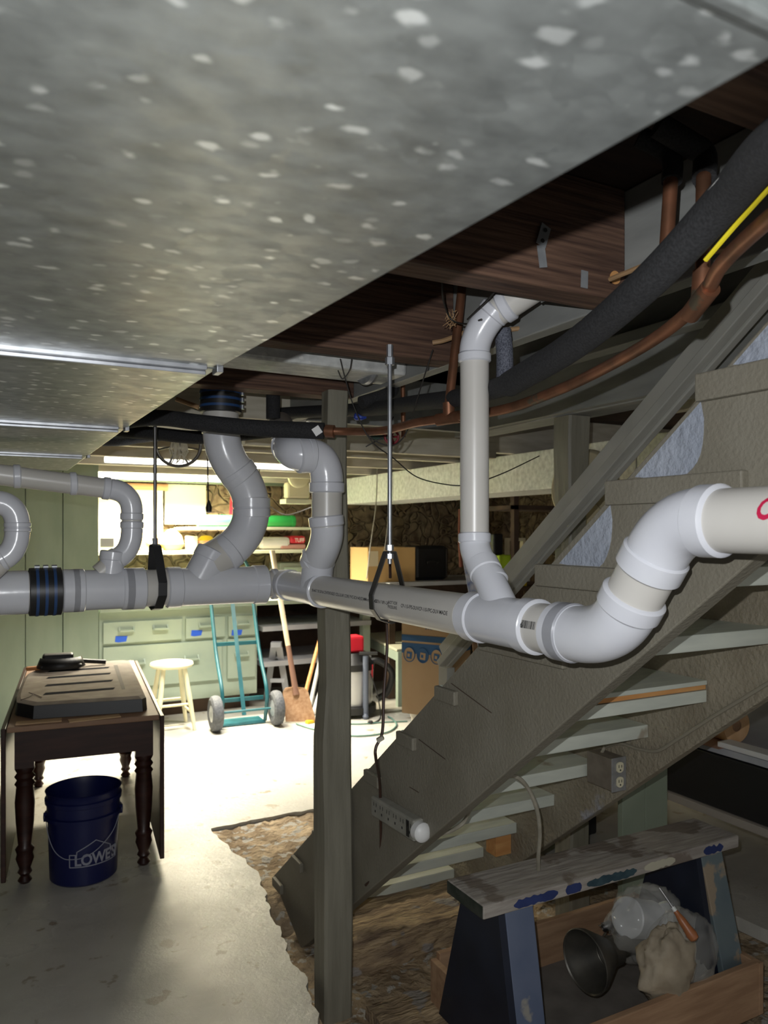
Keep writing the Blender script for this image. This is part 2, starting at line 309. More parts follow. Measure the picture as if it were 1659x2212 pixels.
# crumbling ledges under the stairs
def ledge(x0, x1, y0, y1, z0, z1, label, amp=0.02):
    mb = MB(); nu, nv = 60, 14; g = []
    prof = [(y0, z0), (y0, z1), (y1, z1), (y1, z0)]
    pts = []
    for a, b in ((prof[0], prof[1]), (prof[1], prof[2]), (prof[2], prof[3])):
        for k in range(nv): pts.append((a[0] + (b[0] - a[0]) * k / nv, a[1] + (b[1] - a[1]) * k / nv))
    pts.append(prof[3]); vs = []
    for i in range(nu + 1):
        x = x0 + (x1 - x0) * i / nu
        for (y, z) in pts:
            q = noise.noise_vector(Vector((x * 3, y * 9, z * 9))) * amp + noise.noise_vector(Vector((x, y, z)) * 30) * amp * 0.35
            vs.append((x, y + q.y, z + q.z))
    n = len(pts); fs = [(i * n + j, i * n + j + 1, (i + 1) * n + j + 1, (i + 1) * n + j) for i in range(nu) for j in range(n - 1)]
    fs += [tuple(range(n)), tuple(range(nu * n, (nu + 1) * n))[::-1]]
    mb.add(vs, fs); o = mb.build('stone_ledge', M_rock, smooth=True, ang=60); tag(o, label, 'ledge', 'crumbling ledges under the stairs')
ledge(1.12, 1.78, 2.40, 2.70, -0.14, 0.015, 'rough crumbling brown ledge directly below the lowest stair tread')
ledge(1.08, 2.0, 1.98, 2.16, -0.14, -0.055, 'middle thin crumbling earth ledge beside the post foot')
ledge(1.0, 1.5, 1.66, 1.84, -0.14, -0.05, 'nearest low crumbling earth ledge left of the blue sawhorse', 0.015)
# walls
struct('wall_back', MB().box(-3.5, 6.5, 6.85, 7.0, 0, 2.3), M_stone)
struct('wall_right', MB().box(5.2, 5.35, -1.6, 6.85, -0.1, 2.3), M_stone)
struct('wall_left', MB().box(-3.5, -3.35, -1.6, 6.85, 0, 2.3), M_stone)
cg_ = MB(); cg_.box(-3.5, 1.2, -1.6, 7.0, 2.10, 2.16); cg_.box(2.02, 5.35, -1.6, 7.0, 2.10, 2.16); cg_.box(1.2, 2.02, 2.94, 7.0, 2.10, 2.16); cg_.box(1.2, 2.02, -1.6, -0.4, 2.10, 2.16); cg_.box(1.1, 2.1, -0.5, 3.1, 2.95, 3.0)
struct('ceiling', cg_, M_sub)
sw_ = MB(); sw_.box(1.985, 2.02, -0.4, 2.94, 1.89, 2.95); sw_.box(1.165, 1.2, -0.4, 2.94, 2.161, 2.95); sw_.box(1.2, 1.985, -0.44, -0.4, 1.89, 2.95); sw_.box(1.2, 1.985, 2.94, 2.98, 1.89, 2.95)
struct('wall_stairwell', sw_, M_gbeam)
# green plank partition at the left, boards with gaps between
gw = MB(); x = 0.79; k = 0
while x > -2.6:
    wd = 0.245; gw.box(x - wd + 0.006, x, 5.98 + (0.004 if k % 2 else 0), 6.02, 0.0, 2.08); x -= wd; k += 1
gw.box(0.76, 0.79, 6.02, 6.84, 0, 2.08); gw.box(-2.6, 0.76, 6.021, 6.03, 0, 2.08)
struct('wall_partition', gw, M_green)
# joists
jl = ['nearest rough brown ceiling joist', 'rough brown ceiling joist with steel strap', 'brown ceiling joist behind the tall white pipe', 'third brown ceiling joist, above the painted post']
for i in range(14):
    y = 1.105 - 1.22 + i * 0.61
    if y > 6.7: break
    painted = y > 2.8
    x1 = 5.15 if (y < -0.42 or y > 3.1) else (1.195 if y > 2.9 else 1.118)
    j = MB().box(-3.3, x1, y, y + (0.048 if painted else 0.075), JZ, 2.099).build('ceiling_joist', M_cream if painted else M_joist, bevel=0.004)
    if painted: tag(j, 'cream painted ceiling joist beyond the first post, %s row from the post' % ['first', 'second', 'third', 'fourth', 'fifth', 'sixth', 'seventh', 'eighth'][i - 5], 'joist', 'cream painted ceiling joists')
    else: tag(j, ['rough brown ceiling joist overhead behind the lens', 'nearest rough brown ceiling joist at upper right', 'rough brown ceiling joist holding the hanging steel strap', 'brown ceiling joist above the threaded hanger rod', 'brown ceiling joist resting on the near post, furthest unpainted one'][min(i, 4)], 'joist', 'rough brown ceiling joists')
# =================================================================== DUCT
duct = thing('air_duct', 'big galvanised rectangular duct close overhead with raised cross seams', 'duct', (-0.3, 1.8, 1.68))
DX = 0.362; seams = [-0.55, 0.235, 1.156, 1.92, 2.67, 3.35]; dxs = [0.39, 0.372, 0.326, 0.318, 0.322, 0.325]
ys = seams
for i in range(len(ys) - 1):
    MB().prism([(-1.0, ys[i] + .002), (dxs[i], ys[i] + .002), (dxs[i + 1], ys[i + 1] - .002), (-1.0, ys[i + 1] - .002)], 'z', 1.680, 1.875).build('duct_section', M_duct, duct, bevel=0.003)
for y, DX in list(zip(ys, dxs))[1:-1]:
    sm = MB(); sm.box(-1.0, DX - 0.02, y - 0.012, y + 0.012, 1.674, 1.681); sm.bar((-1.0, y, 1.671), (DX - 0.02, y, 1.671), 0.007, 0.006)
    sm.box(DX - 0.006, DX + 0.004, y - 0.014, y + 0.014, 1.672, 1.875); sm.build('seam_cleat', M_dcleat if y > 0.5 else M_duct, duct, bevel=0.001)
# second duct, far right
d2 = thing('air_duct', 'whitish galvanised duct running behind the far post', 'duct', (2.9, 3.6, 1.66))
for a, b in ((1.0, 2.62), (2.62, 4.1), (4.1, 5.0), (5.0, 5.9)):
    MB().box(2.72, 3.1, a + 0.003, b - 0.003, 1.665, 1.878).build('duct_section', M_duct2, d2, bevel=0.003)
# small sheet-metal boot between joists
sb = thing('duct_boot', 'grey sheet metal duct fitting wedged between the brown joists', 'duct', (0.9, 2.03, 1.80))
MB().bar((-0.3, 2.05, 1.965), (1.12, 2.05, 1.955), 0.16, 0.13).build('sheet_body', M_dsteel if 0 else M_duct2, sb, bevel=0.01)
MB().lathe((1.02, 2.05, 1.955), (1, 0, 0), [(0.082, 0), (0.086, 0.01), (0.082, 0.02)]).build('crimp_collar', M_steel, sb, smooth=True)
# =================================================================== BEAMS, POSTS
gb = MB().box(2.022, 2.16, 0.6, 3.1, 1.885, 2.06).build('ceiling_girder', M_gbeam, bevel=0.004); tag(gb, 'grey painted girder resting on the rough far post', 'beam')
gb = MB().box(1.12, 1.163, -0.35, 2.93, 1.882, 2.098).build('header_board', M_gbeam, bevel=0.003); tag(gb, 'grey header board along the near side of the stair opening, holding the joist ends', 'beam')
gb = MB().box(1.915, 1.983, 0.3, 2.6, 2.06, 2.10).build('ledge_trim', M_gbeam, bevel=0.003); tag(gb, 'grey trim board high on the far side of the stair opening', 'beam')
gb = MB().box(2.55, 2.60, 0.6, 2.4, 1.93, 2.08).build('ledger_board', M_cream, bevel=0.003); tag(gb, 'pale ledger board high at the right edge of the ceiling', 'beam')
gb = MB().box(1.0, 2.3, 3.14, 3.19, 1.80, 1.88).build('cross_beam', M_cream, bevel=0.004); tag(gb, 'cream painted cross beam behind the red valve wheel', 'beam')
def post(name, rows, m, label, cat='post'):
    # rows: z, x0, x1, y0, y1
    vs = []; fs = []; rr = []
    for i in range(len(rows) - 1):
        a, b = rows[i], rows[i + 1]; n = max(2, int((b[0] - a[0]) / 0.03))
        for k in range(n): rr.append([a[q] + (b[q] - a[q]) * k / n for q in range(5)])
    rr.append(rows[-1])
    for z, x0, x1, y0, y1 in rr:
        ch = 0.008
        for (x, y) in ((x0 + ch, y0), (x1 - ch, y0), (x1, y0 + ch), (x1, y1 - ch), (x1 - ch, y1), (x0 + ch, y1), (x0, y1 - ch), (x0, y0 + ch)):
            q = noise.noise_vector(Vector((x * 5, y * 5, z * 3))) * 0.008; vs.append((x + q.x, y + q.y, z))
    for i in range(len(rr) - 1):
        for k in range(8): a, b = i * 8 + k, i * 8 + (k + 1) % 8; fs.append((a, b, b + 8, a + 8))
    fs += [tuple(range(8))[::-1], tuple(range((len(rr) - 1) * 8, len(rr) * 8))]
    o = MB().add(vs, fs).build(name, m, smooth=True, ang=30); return tag(o, label, cat)
post('support_post', [(-0.12, .955, 1.050, 2.19, 2.29), (0.3, .955, 1.052, 2.19, 2.29), (0.62, .957, 1.052, 2.195, 2.29), (0.78, .955, 1.050, 2.19, 2.285), (0.95, .968, 1.050, 2.20, 2.28),
     (1.25, .966, 1.046, 2.20, 2.28), (1.6, .975, 1.040, 2.21, 2.275), (1.878, .975, 1.045, 2.21, 2.28)], M_post, 'hewn grey-green painted post in the foreground between stairs and table')
post('support_post', [(-0.09, 2.02, 2.12, 1.93 + .35, 2.03 + .35), (1.2, 2.02, 2.12, 2.28, 2.38), (1.45, 2.03, 2.12, 2.29, 2.38), (1.6, 2.015, 2.12, 2.28, 2.38), (1.883, 2.02, 2.125, 2.28, 2.38)], M_post, 'rough hewn far post behind the handrail')
post('short_post', [(-0.10, 1.66, 1.725, 2.13, 2.20), (0.2, 1.66, 1.725, 2.13, 2.20)], M_post, 'short stub post under the far stringer behind the sawhorse')
# =================================================================== STAIRS
ST = thing('staircase', 'open grey painted wooden staircase seen from behind and below', 'stairs', (1.4, 1.6, 0))
U = lambda y: 0.727 + 0.8 * (2.03 - y)
Lw = lambda y: 0.27 + 0.8 * (2.18 - y)
def stringer(x0, x1, m, lab):
    poly = [(2.965, 0.035), (2.66, -0.11), (2.60, Lw(2.60)), (0.05, Lw(0.05)), (0.05, 2.09), (0.37, 2.09), (0.38, U(0.38))]
    o = MB().prism(poly, 'x', x0, x1).build('stringer', m, ST, bevel=0.003); o['label'] = lab; return o
stringer(1.06, 1.10, M_str, 'near flat grey-brown stringer'); stringer(1.73, 1.77, M_strr, 'far stucco-textured stringer')
for k in range(0, 13):
    zk, yk = 0.05 + 0.164 * k, 2.90 - 0.206 * k
    if zk > 2.05: break
    xl = 1.062
    if k >= 7: MB().box(1.044, 1.0615, yk - 0.255, yk + 0.04, zk - 0.045, zk + .001).build('tread_end', M_str, ST, bevel=0.003)
    if k == 6:
        MB().box(xl, 1.728, yk - 0.25, yk + 0.035, zk - 0.012, zk).build('tread', M_trd, ST, bevel=0.002)
        o = MB().box(xl, 1.726, yk - 0.246, yk + 0.02, zk - 0.024, zk - 0.012).build('tread_layer', M_oak, ST); o['label'] = 'bare orange wood layer in the split tread'
        MB().box(1.10, 1.726, yk - 0.25, yk + 0.02, zk - 0.058, zk - 0.026).build('tread', M_trd, ST, bevel=0.002)
    else: MB().box(xl, 1.73, yk - 0.25, yk + 0.035, zk - 0.038, zk).build('tread', M_trd, ST, bevel=0.003)
    if k < 7: MB().box(1.045, 1.061, yk - 0.06, yk + 0.035, zk - 0.036, zk).build('tread_nosing', M_str, ST, bevel=0.004)
# faint saw-line cleats on the near stringer, corner block
o = MB().box(1.66, 1.728, 2.27, 2.33, 0.255, 0.335).build('corner_block', M_oak, ST); o['label'] = 'small orange wood block under a tread'
# blue-grey bare patches between the upper tread ends
M_patch = mat('blue_grey_undercoat', (0.30, 0.33, 0.39), (0.36, 0.39, 0.45), 0.6, scale=9, bump=0.7, bscale=60)
for k in (8, 9, 10, 11):
    zk, yk = 0.05 + 0.164 * k, 2.90 - 0.206 * k
    ya, yb = yk - 0.022, yk - 0.166; pts = []
    for i in range(15):
        t = i / 14; y = ya + (yb - ya) * t; pts.append((y, U(y) - 0.001 if U(y) - .001 > zk + .002 else zk + .002))
    for i in range(1, 14):
        t = 1 - i / 14; y = ya + (yb - ya) * t - 0.045 * math.sin(PI * t) ** .8; q = noise.noise(Vector((y * 30, k, 0))) * .008; pts.append((y + q, max(zk + .002, U(ya + (yb - ya) * t) - 0.062 * math.sin(PI * t) ** .8 + q)))
    w_ = 1.0 if k > 8 else .5
    MB().prism(pts, 'x', 1.0588, 1.0602).build('bare_patch', M_patch, ST)
for k, (p, q) in enumerate((((975, 1476), (1062, 1540)), ((905, 1597), (962, 1640)), ((885, 1700), (905, 1712)))):
    MB().bar(onx(*p, 1.0595), onx(*q, 1.0595), 0.0012, 0.003, (1, 0, 0)).build('score_line', M_brownwd, ST)
# handrail and newel
h0, h1 = Vector((1.80, 2.83, 0.89)), Vector((1.80, 1.0, 0.89 + 1.83 * 0.772))
hr = thing('handrail', 'grey painted two-board handrail climbing behind the staircase', 'handrail', (1.8, 2.8, 0))
upd = (h1 - h0).normalized().cross(Vector((1, 0, 0))).normalized()
if upd.z < 0: upd = -upd
MB().bar(h0, h1, 0.028, 0.105, upd).build('rail_board', M_rail, hr, bevel=0.003)
MB().bar(h0 + Vector((-0.033, 0, 0)) - upd * 0.03, h1 + Vector((-0.033, 0, 0)) - upd * 0.03, 0.036, 0.03, upd).build('rail_cap', M_rail, hr, bevel=0.003)
MB().box(1.79, 1.83, 2.80, 2.87, 0.0, 0.845).build('newel', M_rail, hr, bevel=0.003)
# =================================================================== PVC
R2, R3, R4 = 0.0302, 0.0445, 0.0572
H2, H3, H4 = 0.0345, 0.0515, 0.0640
def hub(mb, p, d, r, L, rim=True):
    d = Vector(d).normalized(); k = r * 1.0; ch = 0.003
    mb.lathe(p, d, [(r - 0.006, 0), (r - ch, 0), (r, ch), (r, L - ch), (r - ch, L), (r - 0.010, L + 0.0015), (r - 0.012, L - 0.004)], 40)
def seg(par, a, b, r, name='pipe_section', m=None): return MB().tube([a, b], r, 40).build(name, m or M_pvc, par, smooth=True)
def elbow(par, a, c, b, r, h, hl=None, name='elbow'):
    a, b, c = Vector(a), Vector(b), Vector(c); hl = hl or h * 0.8; mb = MB(); mb.tube(bez(a, c, b, 14), r + (h - r) * 0.45, 40)
    hub(mb, a, (a - c), h, hl); hub(mb, b, (b - c), h, hl); return mb.build(name, M_fit, par, smooth=True)
def wye(par, a, b, j, br, r, h, r2, h2, hl=None, name='wye_fitting'):
    a, b, j, br = map(Vector, (a, b, j, br)); hl = hl or h * 0.8; mb = MB(); rr = r + (h - r) * 0.45; mb.tube([a, b], rr, 40); mb.tube([j, br], r2 + (h2 - r2) * 0.45, 40)
    hub(mb, a, a - b, h, hl); hub(mb, b, b - a, h, hl); hub(mb, br, br - j, h2, hl * 0.8); return mb.build(name, M_fit, par, smooth=True)
AX, AZ = 0.905, 1.257
ay = lambda px: onx(px, 1150, AX).y
A = lambda px: Vector((AX, ay(px), AZ))
BY, BZ = 2.45, 1.257
bx = lambda px: ony(px, 1150, BY).x
B = lambda px: Vector((bx(px), BY, BZ))
main = thing('drain_pipe', 'long white main drain pipe turning in front of the stairs, printed with black lettering', 'pipe', (AX, 1.7, AZ))
corner = Vector((AX, BY, AZ))
seg(main, A(690), A(1015), R3)
wye(main, A(628), A(688), A(688).lerp(A(628), 0.1), Vector((AX, 2.13, 1.345)), R3, H3, R3, H3, 0.035)
mb = MB(); e0 = A(628); mb.tube(bez(e0 + Vector((0, 0.03, 0)), corner, B(602), 12), R3 + 0.003, 40); hub(mb, B(598), (-1, 0, 0), H3, 0.02); mb.build('elbow', M_fit, main, smooth=True)
wy2 = wye(main, A(1045), A(1135), A(1100), Vector((0.92, 1.29, 1.345)), R3, H3, R2, H2, 0.04)
seg(main, A(1140), A(1225), R3); o = MB(); hub(o, A(1205), A(1245) - A(1205), H3, (A(1243) - A(1205)).length); o.build('coupling', M_fit, main, smooth=True)
K1, K2 = Vector((AX, 0.925, AZ)), Vector((AX, 0.80, 1.446)); dk = (K2 - K1).normalized()
elbow(main, A(1243), K1, K1 + dk * 0.062, R3, H3, 0.03); seg(main, K1 + dk * 0.06, K2 - dk * 0.06, R3)
elbow(main, K2 - dk * 0.055, K2, K2 + Vector((0, -0.05, 0)), R3, H3, 0.035); seg(main, K2 + Vector((0, -0.05, 0)), Vector((AX, 0.15, 1.446)), R3)
# 4 inch part
seg(main, B(-260), B(60), R4); MB().tube([B(-60), B(60)], H4 * 0.99, 40).build('coupling', M_fit, main, smooth=True)
seg(main, B(60), B(180), R4); o = MB(); hub(o, B(134), (1, 0, 0), H4, B(172).x - B(134).x); o.build('coupling', M_fit, main, smooth=True)
wye(main, B(182), B(262), B(235), Vector((bx(205) - 0.0, BY, 1.345)) + Vector((0.05, 0, 0)), R4, H4, R2 + .004, H2 + .004, 0.035)
seg(main, B(262), B(360), R4); o = MB(); hub(o, B(268), (1, 0, 0), H4, B(312).x - B(268).x); o.build('coupling', M_fit, main, smooth=True)
wj = B(475); wye(main, B(390), B(545), B(400).lerp(B(545), 0.15), ony(452, 1212, BY) , R4, H4, R4 - .004, R4, 0.045)
o = MB(); hub(o, B(548), (1, 0, 0), H4 - 0.002, B(572).x - B(548).x); o.build('reducer', M_fit, main, smooth=True)
seg(main, B(560), B(608), R3)
def onA(phi0, y0, r=R3 + 0.0006, x0=AX, z0=AZ):
    return lambda u, v: Vector((x0 - r * math.cos(phi0 + v / r), y0 - u, z0 + r * math.sin(phi0 + v / r)))
lettering('SN-40-T SR DR & CENTRIFUGED CELLULAR CORE PVC-SCH 40(ID)MM-mm  I.P. 5A', 0.0115, onA(0.03, ay(704)), M_ink, main, 1.0)
lettering('4CTN F 891-24', 0.0115, onA(0.03, ay(843)), M_ink, main)
lettering('NOT FOR\nPRESSURE', 0.0105, onA(0.10, ay(873)), M_ink, main)
lettering('CP-115-FPS-DUV/CP-110-FPC-DUV', 0.0115, onA(0.03, ay(902)), M_ink, main, 0.95)
lettering('MADE', 0.012, onA(0.03, ay(987)), M_ink, main)
lettering('8 16', 0.015, onA(0.06, ay(1151)), M_ink, main)
mb = MB(); y = ay(1168)
for i in range(16):
    wd = random.choice((0.001, 0.0018, 0.0026)); f = onA(0.06, y); q = [f(0, 0), f(wd, 0), f(wd, 0.014), f(0, 0.014)]; mb.add(q, [(0, 1, 2, 3)]); y -= wd + random.choice((0.0008, 0.0014))
mb.build('bar_code', M_ink, main)
BOLD = 0.035
lettering('C', 0.040, lambda u, v: Vector((AX - (R3 + .0008) * math.cos(0.02 + v / R3), 0.634 - u * 0.75 + v * -0.2, 1.446 + (R3 + .0008) * math.sin(0.02 + v / R3))), M_red, main)
BOLD = 0.012
# near stand pipe
b2 = thing('drain_branch', 'tall thin white branch pipe rising beside the stairs to an angled elbow', 'pipe', (0.925, 1.335, 1.4))
V0 = Vector((0.925, 1.345, 1.0))
va = Vector((0.925, 1.340, 1.425)); vt = Vector((0.925, 1.340, 1.795)); j2 = Vector((0.92, 1.262, 1.318)); j3 = Vector((0.925, 1.325, 1.375))
elbow(b2, Vector((0.922, 1.285, 1.338)), Vector((0.924, 1.338, 1.385)), va - Vector((0, 0, 0.018)), R2, H2, 0.022)
seg(b2, va - Vector((0, 0, 0.02)), vt + Vector((0, 0, 0.01)), R2)
q1 = vt + Vector((0, 0, 0.045)); q2 = q1 + Vector((0.02, -0.03, 0.04)); elbow(b2, vt + Vector((0, 0, 0.012)), q1 + Vector((0, 0, .004)), q2, R2, H2, 0.02)
q3 = q2 + Vector((0.05, -0.08, 0.045)); seg(b2, q2, q3, R2); hb = MB(); hub(hb, q2 + (q3 - q2) * 0.25, q3 - q2, H2, 0.022); hb.tube([q3, q3 + Vector((0.05, -0.045, 0.03))], H2, 32); hb.build('coupling', M_fit, b2, smooth=True)
# 3 inch branch on the first wye with its trap
b3 = thing('drain_branch', 'white branch pipe looping over beside the foreground post', 'pipe', (0.9, 2.06, 1.4))
vx, vy = 0.900, 2.055
elbow(b3, Vector((AX, 2.125, 1.352)), Vector((AX, vy, 1.405)), Vector((vx, vy, 1.448)), R3, H3, 0.03)
seg(b3, Vector((vx, vy, 1.44)), Vector((vx, vy, 1.56)), R3)
T1 = Vector((vx, vy, 1.652))
elbow(b3, Vector((vx, vy, 1.575)), T1 + Vector((0, 0, 0.006)), T1 + Vector((-0.062, 0.0, 0)), R3, H3, 0.03)
T2 = T1 + Vector((-0.054, 0, 0)); seg(b3, T2 + Vector((0.02, 0, 0)), T2 + Vector((-0.03, 0, 0)), R3)
T3 = T2 + Vector((-0.012, 0, 0)); T4 = T3 + Vector((-0.02, 0.085, 0.03)); elbow(b3, T3, T3 + Vector((-0.045, 0, 0)), T4, R3, H3, 0.02)
seg(b3, T4, T4 + Vector((0.16, 0.50, 0.14)), R3)
# 4 inch S-shaped branch
b4 = thing('drain_branch', 'thick white S-shaped branch pipe dropping from a banded rubber coupling', 'pipe', (0.65, BY, 1.3))
py_ = BY + 0.0
g = lambda px, py: ony(px, py, py_)
seg(b4, g(477, 830), g(477, 925), R4); elbow(b4, g(478, 935), g(482, 985), g(512, 1020), R4, H4 - .002, 0.03)
elbow(b4, g(520, 1030), g(542, 1062), g(543, 1098), R4, H4 - .002, 0.03); elbow(b4, g(543, 1098), g(543, 1150), g(500, 1185), R4, H4 - .002, 0.035)
seg(b4, g(505, 1182), g(452, 1212), R4)
# left trap
b5 = thing('drain_branch', 'thin white trap pipe arching down to the main drain at left', 'pipe', (0.2, BY, 1.3))
seg(b5, g(-120, 1010), g(245, 1057), R2); elbow(b5, g(238, 1056), g(286, 1062), g(285, 1108), R2, H2, 0.022); elbow(b5, g(285, 1142), g(285, 1190), g(255, 1205), R2, H2, 0.022)
seg(b5, g(285, 1105), g(285, 1145), R2); seg(b5, g(262, 1200), g(215, 1240), R2)
for a, b in ((28, 45), (150, 166)):
    hb = MB(); hub(hb, g(a, 1010 + (a + 120) * 0.1288), g(b, 1057) - g(a, 1057), H2, (g(b, 1057) - g(a, 1057)).length); hb.build('coupling', M_fit, b5, smooth=True)
b6 = thing('drain_branch', 'white trap bend cut by the left edge of the picture', 'pipe', (-0.05, BY - 0.1, 1.3))
g2 = lambda px, py: ony(px, py, BY - 0.12)
elbow(b6, g2(-12, 1085), g2(38, 1086), g2(38, 1140), R2, H2, 0.012); elbow(b6, g2(38, 1140), g2(38, 1190), g2(8, 1205), R2, H2, 0.015); seg(b6, g2(10, 1204), g2(-50, 1262), R2); seg(b6, g2(-12, 1085), g2(-80, 1085), R2)
# rubber couplings
def coupling(a, b, r, label, bands, sc):
    a, b = Vector(a), Vector(b); d = (b - a).normalized(); L = (b - a).length; o = thing('rubber_coupling', label, 'coupling', a, 0, 'black rubber couplings')
    MB().lathe(a, d, [(r - 0.004, 0), (r, 0.002), (r, L - 0.002), (r - 0.004, L)], 40).build('sleeve', M_rub, o, smooth=True)
    for i in range(bands):
        p = a + d * L * (i + 0.9) / (bands + 0.8); MB().lathe(p, d, [(r - .001, -0.004), (r + 0.0015, -0.004), (r + 0.0015, 0.004), (r - .001, 0.004)], 40).build('clamp_band', M_blue, o, smooth=True)
        MB().tube([p + sc * (r + 0.004) - d * 0.007, p + sc * (r + 0.004) + d * 0.007], 0.006, 12).build('clamp_screw', M_steel, o, smooth=True)
coupling(B(62), B(133), H4 + 0.006, 'black rubber coupling with blue bands on the main drain at left', 3, Vector((0, -0.2, 1)).normalized())
coupling(g(477, 893), g(477, 836), H4 + 0.002, 'black banded rubber coupling at the top of the S-shaped pipe', 3, RT)
# =================================================================== HANGERS
hg = thing('pipe_hanger', 'black strap hanger on a thin rod at the left of the main drain', 'hanger', B(346))
p0 = ony(346, 1150, BY - 0.075)
MB().tube([Vector((p0.x, BY, BZ + 0.13)), Vector((p0.x, BY, 1.879))], 0.0055, 10).build('rod', M_dsteel, hg, smooth=True)
st = MB(); X = p0.x; pts = [Vector((X, BY, BZ + 0.135)), Vector((X, BY - 0.028, BZ + 0.13)), Vector((X + .01, BY - 0.066, BZ + 0.02)), Vector((X + .01, BY - 0.064, BZ - 0.02)), Vector((X + .005, BY - 0.03, BZ - 0.06)), Vector((X, BY, BZ - 0.067)), Vector((X, BY + 0.035, BZ - 0.06)), Vector((X, BY + 0.064, BZ - 0.01)), Vector((X, BY + 0.028, BZ + 0.13)), Vector((X, BY, BZ + 0.135))]
for a, b in zip(pts, pts[1:]): st.bar(a, b, 0.026, 0.004, (b - a).cross(Vector((1, 0, 0))))
st.build('strap', M_rub, hg)
MB().lathe((X, BY, BZ + 0.135), (0, 0, 1), [(0.009, 0), (0.009, 0.02)], 6).build('nut', M_steel, hg)
hg = thing('pipe_hanger', 'zinc threaded rod and steel strap hanger on the printed pipe', 'hanger', A(838))
Y = ay(842)
MB().tube([Vector((AX, Y, AZ + 0.095)), Vector((AX, Y, 1.885))], 0.0055, 12).build('rod', M_steel, hg, smooth=True)
st = MB(); pts = [Vector((AX - 0.012, Y, AZ + 0.125)), Vector((AX - 0.052, Y, AZ + 0.02)), Vector((AX - 0.05, Y, AZ - 0.015)), Vector((AX - 0.03, Y, AZ - 0.042)), Vector((AX, Y, AZ - 0.052)), Vector((AX + 0.03, Y, AZ - 0.042)), Vector((AX + 0.05, Y, AZ - 0.01)), Vector((AX + 0.012, Y, AZ + 0.125)), Vector((AX - 0.012, Y, AZ + 0.125))]
for a, b in zip(pts, pts[1:]): st.bar(a, b, 0.022, 0.003, (b - a).cross(Vector((0, 1, 0))))
st.build('strap', M_dsteel, hg)
nb = MB(); nb.lathe((AX, Y, AZ + 0.128), (0, 0, 1), [(0.010, 0), (0.010, 0.014)], 6); nb.lathe((AX, Y, AZ + 0.108), (0, 0, 1), [(0.010, 0), (0.010, 0.012)], 6); nb.build('nut', M_steel, hg)
MB().lathe((AX, Y, 1.845), (0, 0, 1), [(0.012, 0), (0.012, 0.018), (0.008, 0.02), (0.008, 0.05)], 6).build('rod_coupler', M_steel, hg)
# =================================================================== INSULATED AND COPPER PIPES
def run(pts, r, m, label, cat='pipe', name='insulated_pipe', n=18): o = MB().tube(cr(pts, 8), r, n).build(name, m, smooth=True); return tag(o, label, cat)
fp = [P(1840, 180, .62), P(1655, 330, .80), P(1560, 440, .93), P(1400, 610, 1.08), P(1240, 745, 1.30), P(1100, 830, 1.55), P(1000, 858, 1.80), P(900, 870, 2.10), P(800, 884, 2.40), P(700, 888, 2.68), P(600, 893, 2.9)]
rs = 0.0255
bigf = MB().tube(cr(fp[:6], 8), rs, 24).build('insulated_pipe', M_foam, smooth=True); tag(bigf, 'thick black foam-covered pipe sweeping down from the upper right', 'pipe')
ys_ = MB()
yp = [p + Vector((0.006, 0.0, -0.0)) + RT * 0.0235 + UP * -0.012 for p in cr([P(1840, 180, .62), P(1655, 330, .80), P(1560, 440, .93), P(1478, 540, 1.0)], 8)]
ys_.tube(yp, 0.0034, 6); o = ys_.build('yellow_stripe', M_yel, smooth=True); o.parent = bigf; o.location = o.location - bigf.location if False else Vector(o.location) - Vector(bigf.location)
lb = MB(); pp = P(1548, 402, 0.897); tt = (P(1655, 330, .8) - P(1560, 440, .93)).normalized(); f_ = (CAM - pp).normalized(); lw = tt.cross(f_).normalized()
lb.add([pp + tt * 0.018 - lw * 0.004, pp + tt * 0.018 + lw * 0.006, pp - tt * 0.018 + lw * 0.008, pp - tt * 0.018 - lw * 0.005], [(0, 1, 2, 3)])
o = lb.build('paper_label', M_white, bigf)
run(fp[6 - 1:], 0.0215, M_foam, 'black foam-covered pipe running level behind the zinc rod')
run([P(1085, 712, 1.72), P(1090, 760, 1.72), P(1090, 818, 1.72)], 0.019, M_foamg, 'short vertical grey foam sleeve right of the tall white pipe')
lowf = [P(180, 930, 2.5), P(280, 908, 2.32), P(350, 903, 2.25), P(440, 914, 2.2), P(560, 925, 2.18), P(700, 931, 2.17)]
lo_ = run(lowf, 0.0235, M_foam, 'black foam-covered pipe crossing in front of the S-shaped white pipe')
o = MB().bar(P(690, 938, 2.142), P(680, 923, 2.142), 0.022, 0.001, (CAM - P(690, 930, 2.14))).build('paper_label', M_white, lo_)
cop = [P(700, 931, 2.17), P(760, 932, 2.15), P(830, 930, 2.05), P(900, 913, 1.93), P(970, 903, 1.85), P(1090, 884, 1.72), P(1200, 845, 1.58), P(1300, 798, 1.45), P(1420, 728, 1.28), P(1512, 650, 1.16), P(1560, 570, 1.06), P(1659, 475, .92), P(1760, 400, .8)]
cp = thing('copper_pipe', 'long bare copper water pipe sweeping below the black foam pipe', 'pipe', P(970, 903, 1.85))
MB().tube(cr(cop, 8), 0.0111, 16).build('pipe_run', M_cu, cp, smooth=True)
tee = MB(); tee.tube([P(945, 907, 1.87), P(995, 900, 1.83)], 0.0150, 16); tee.tube([P(970, 903, 1.85), P(969, 870, 1.85)], 0.0145, 16); tee.build('tee_fitting', M_cu, cp, smooth=True)
tee = MB(); tee.tube([P(1490, 680, 1.185), P(1535, 622, 1.12)], 0.0150, 16); tee.tube([P(1514, 650, 1.155), P(1518, 585, 1.155)], 0.0145, 16); tee.build('tee_fitting', M_cu, cp, smooth=True)
tee = MB(); tee.tube([P(704, 931, 2.165), P(722, 932, 2.16)], 0.018, 16); tee.build('pipe_union', M_cu, cp, smooth=True)
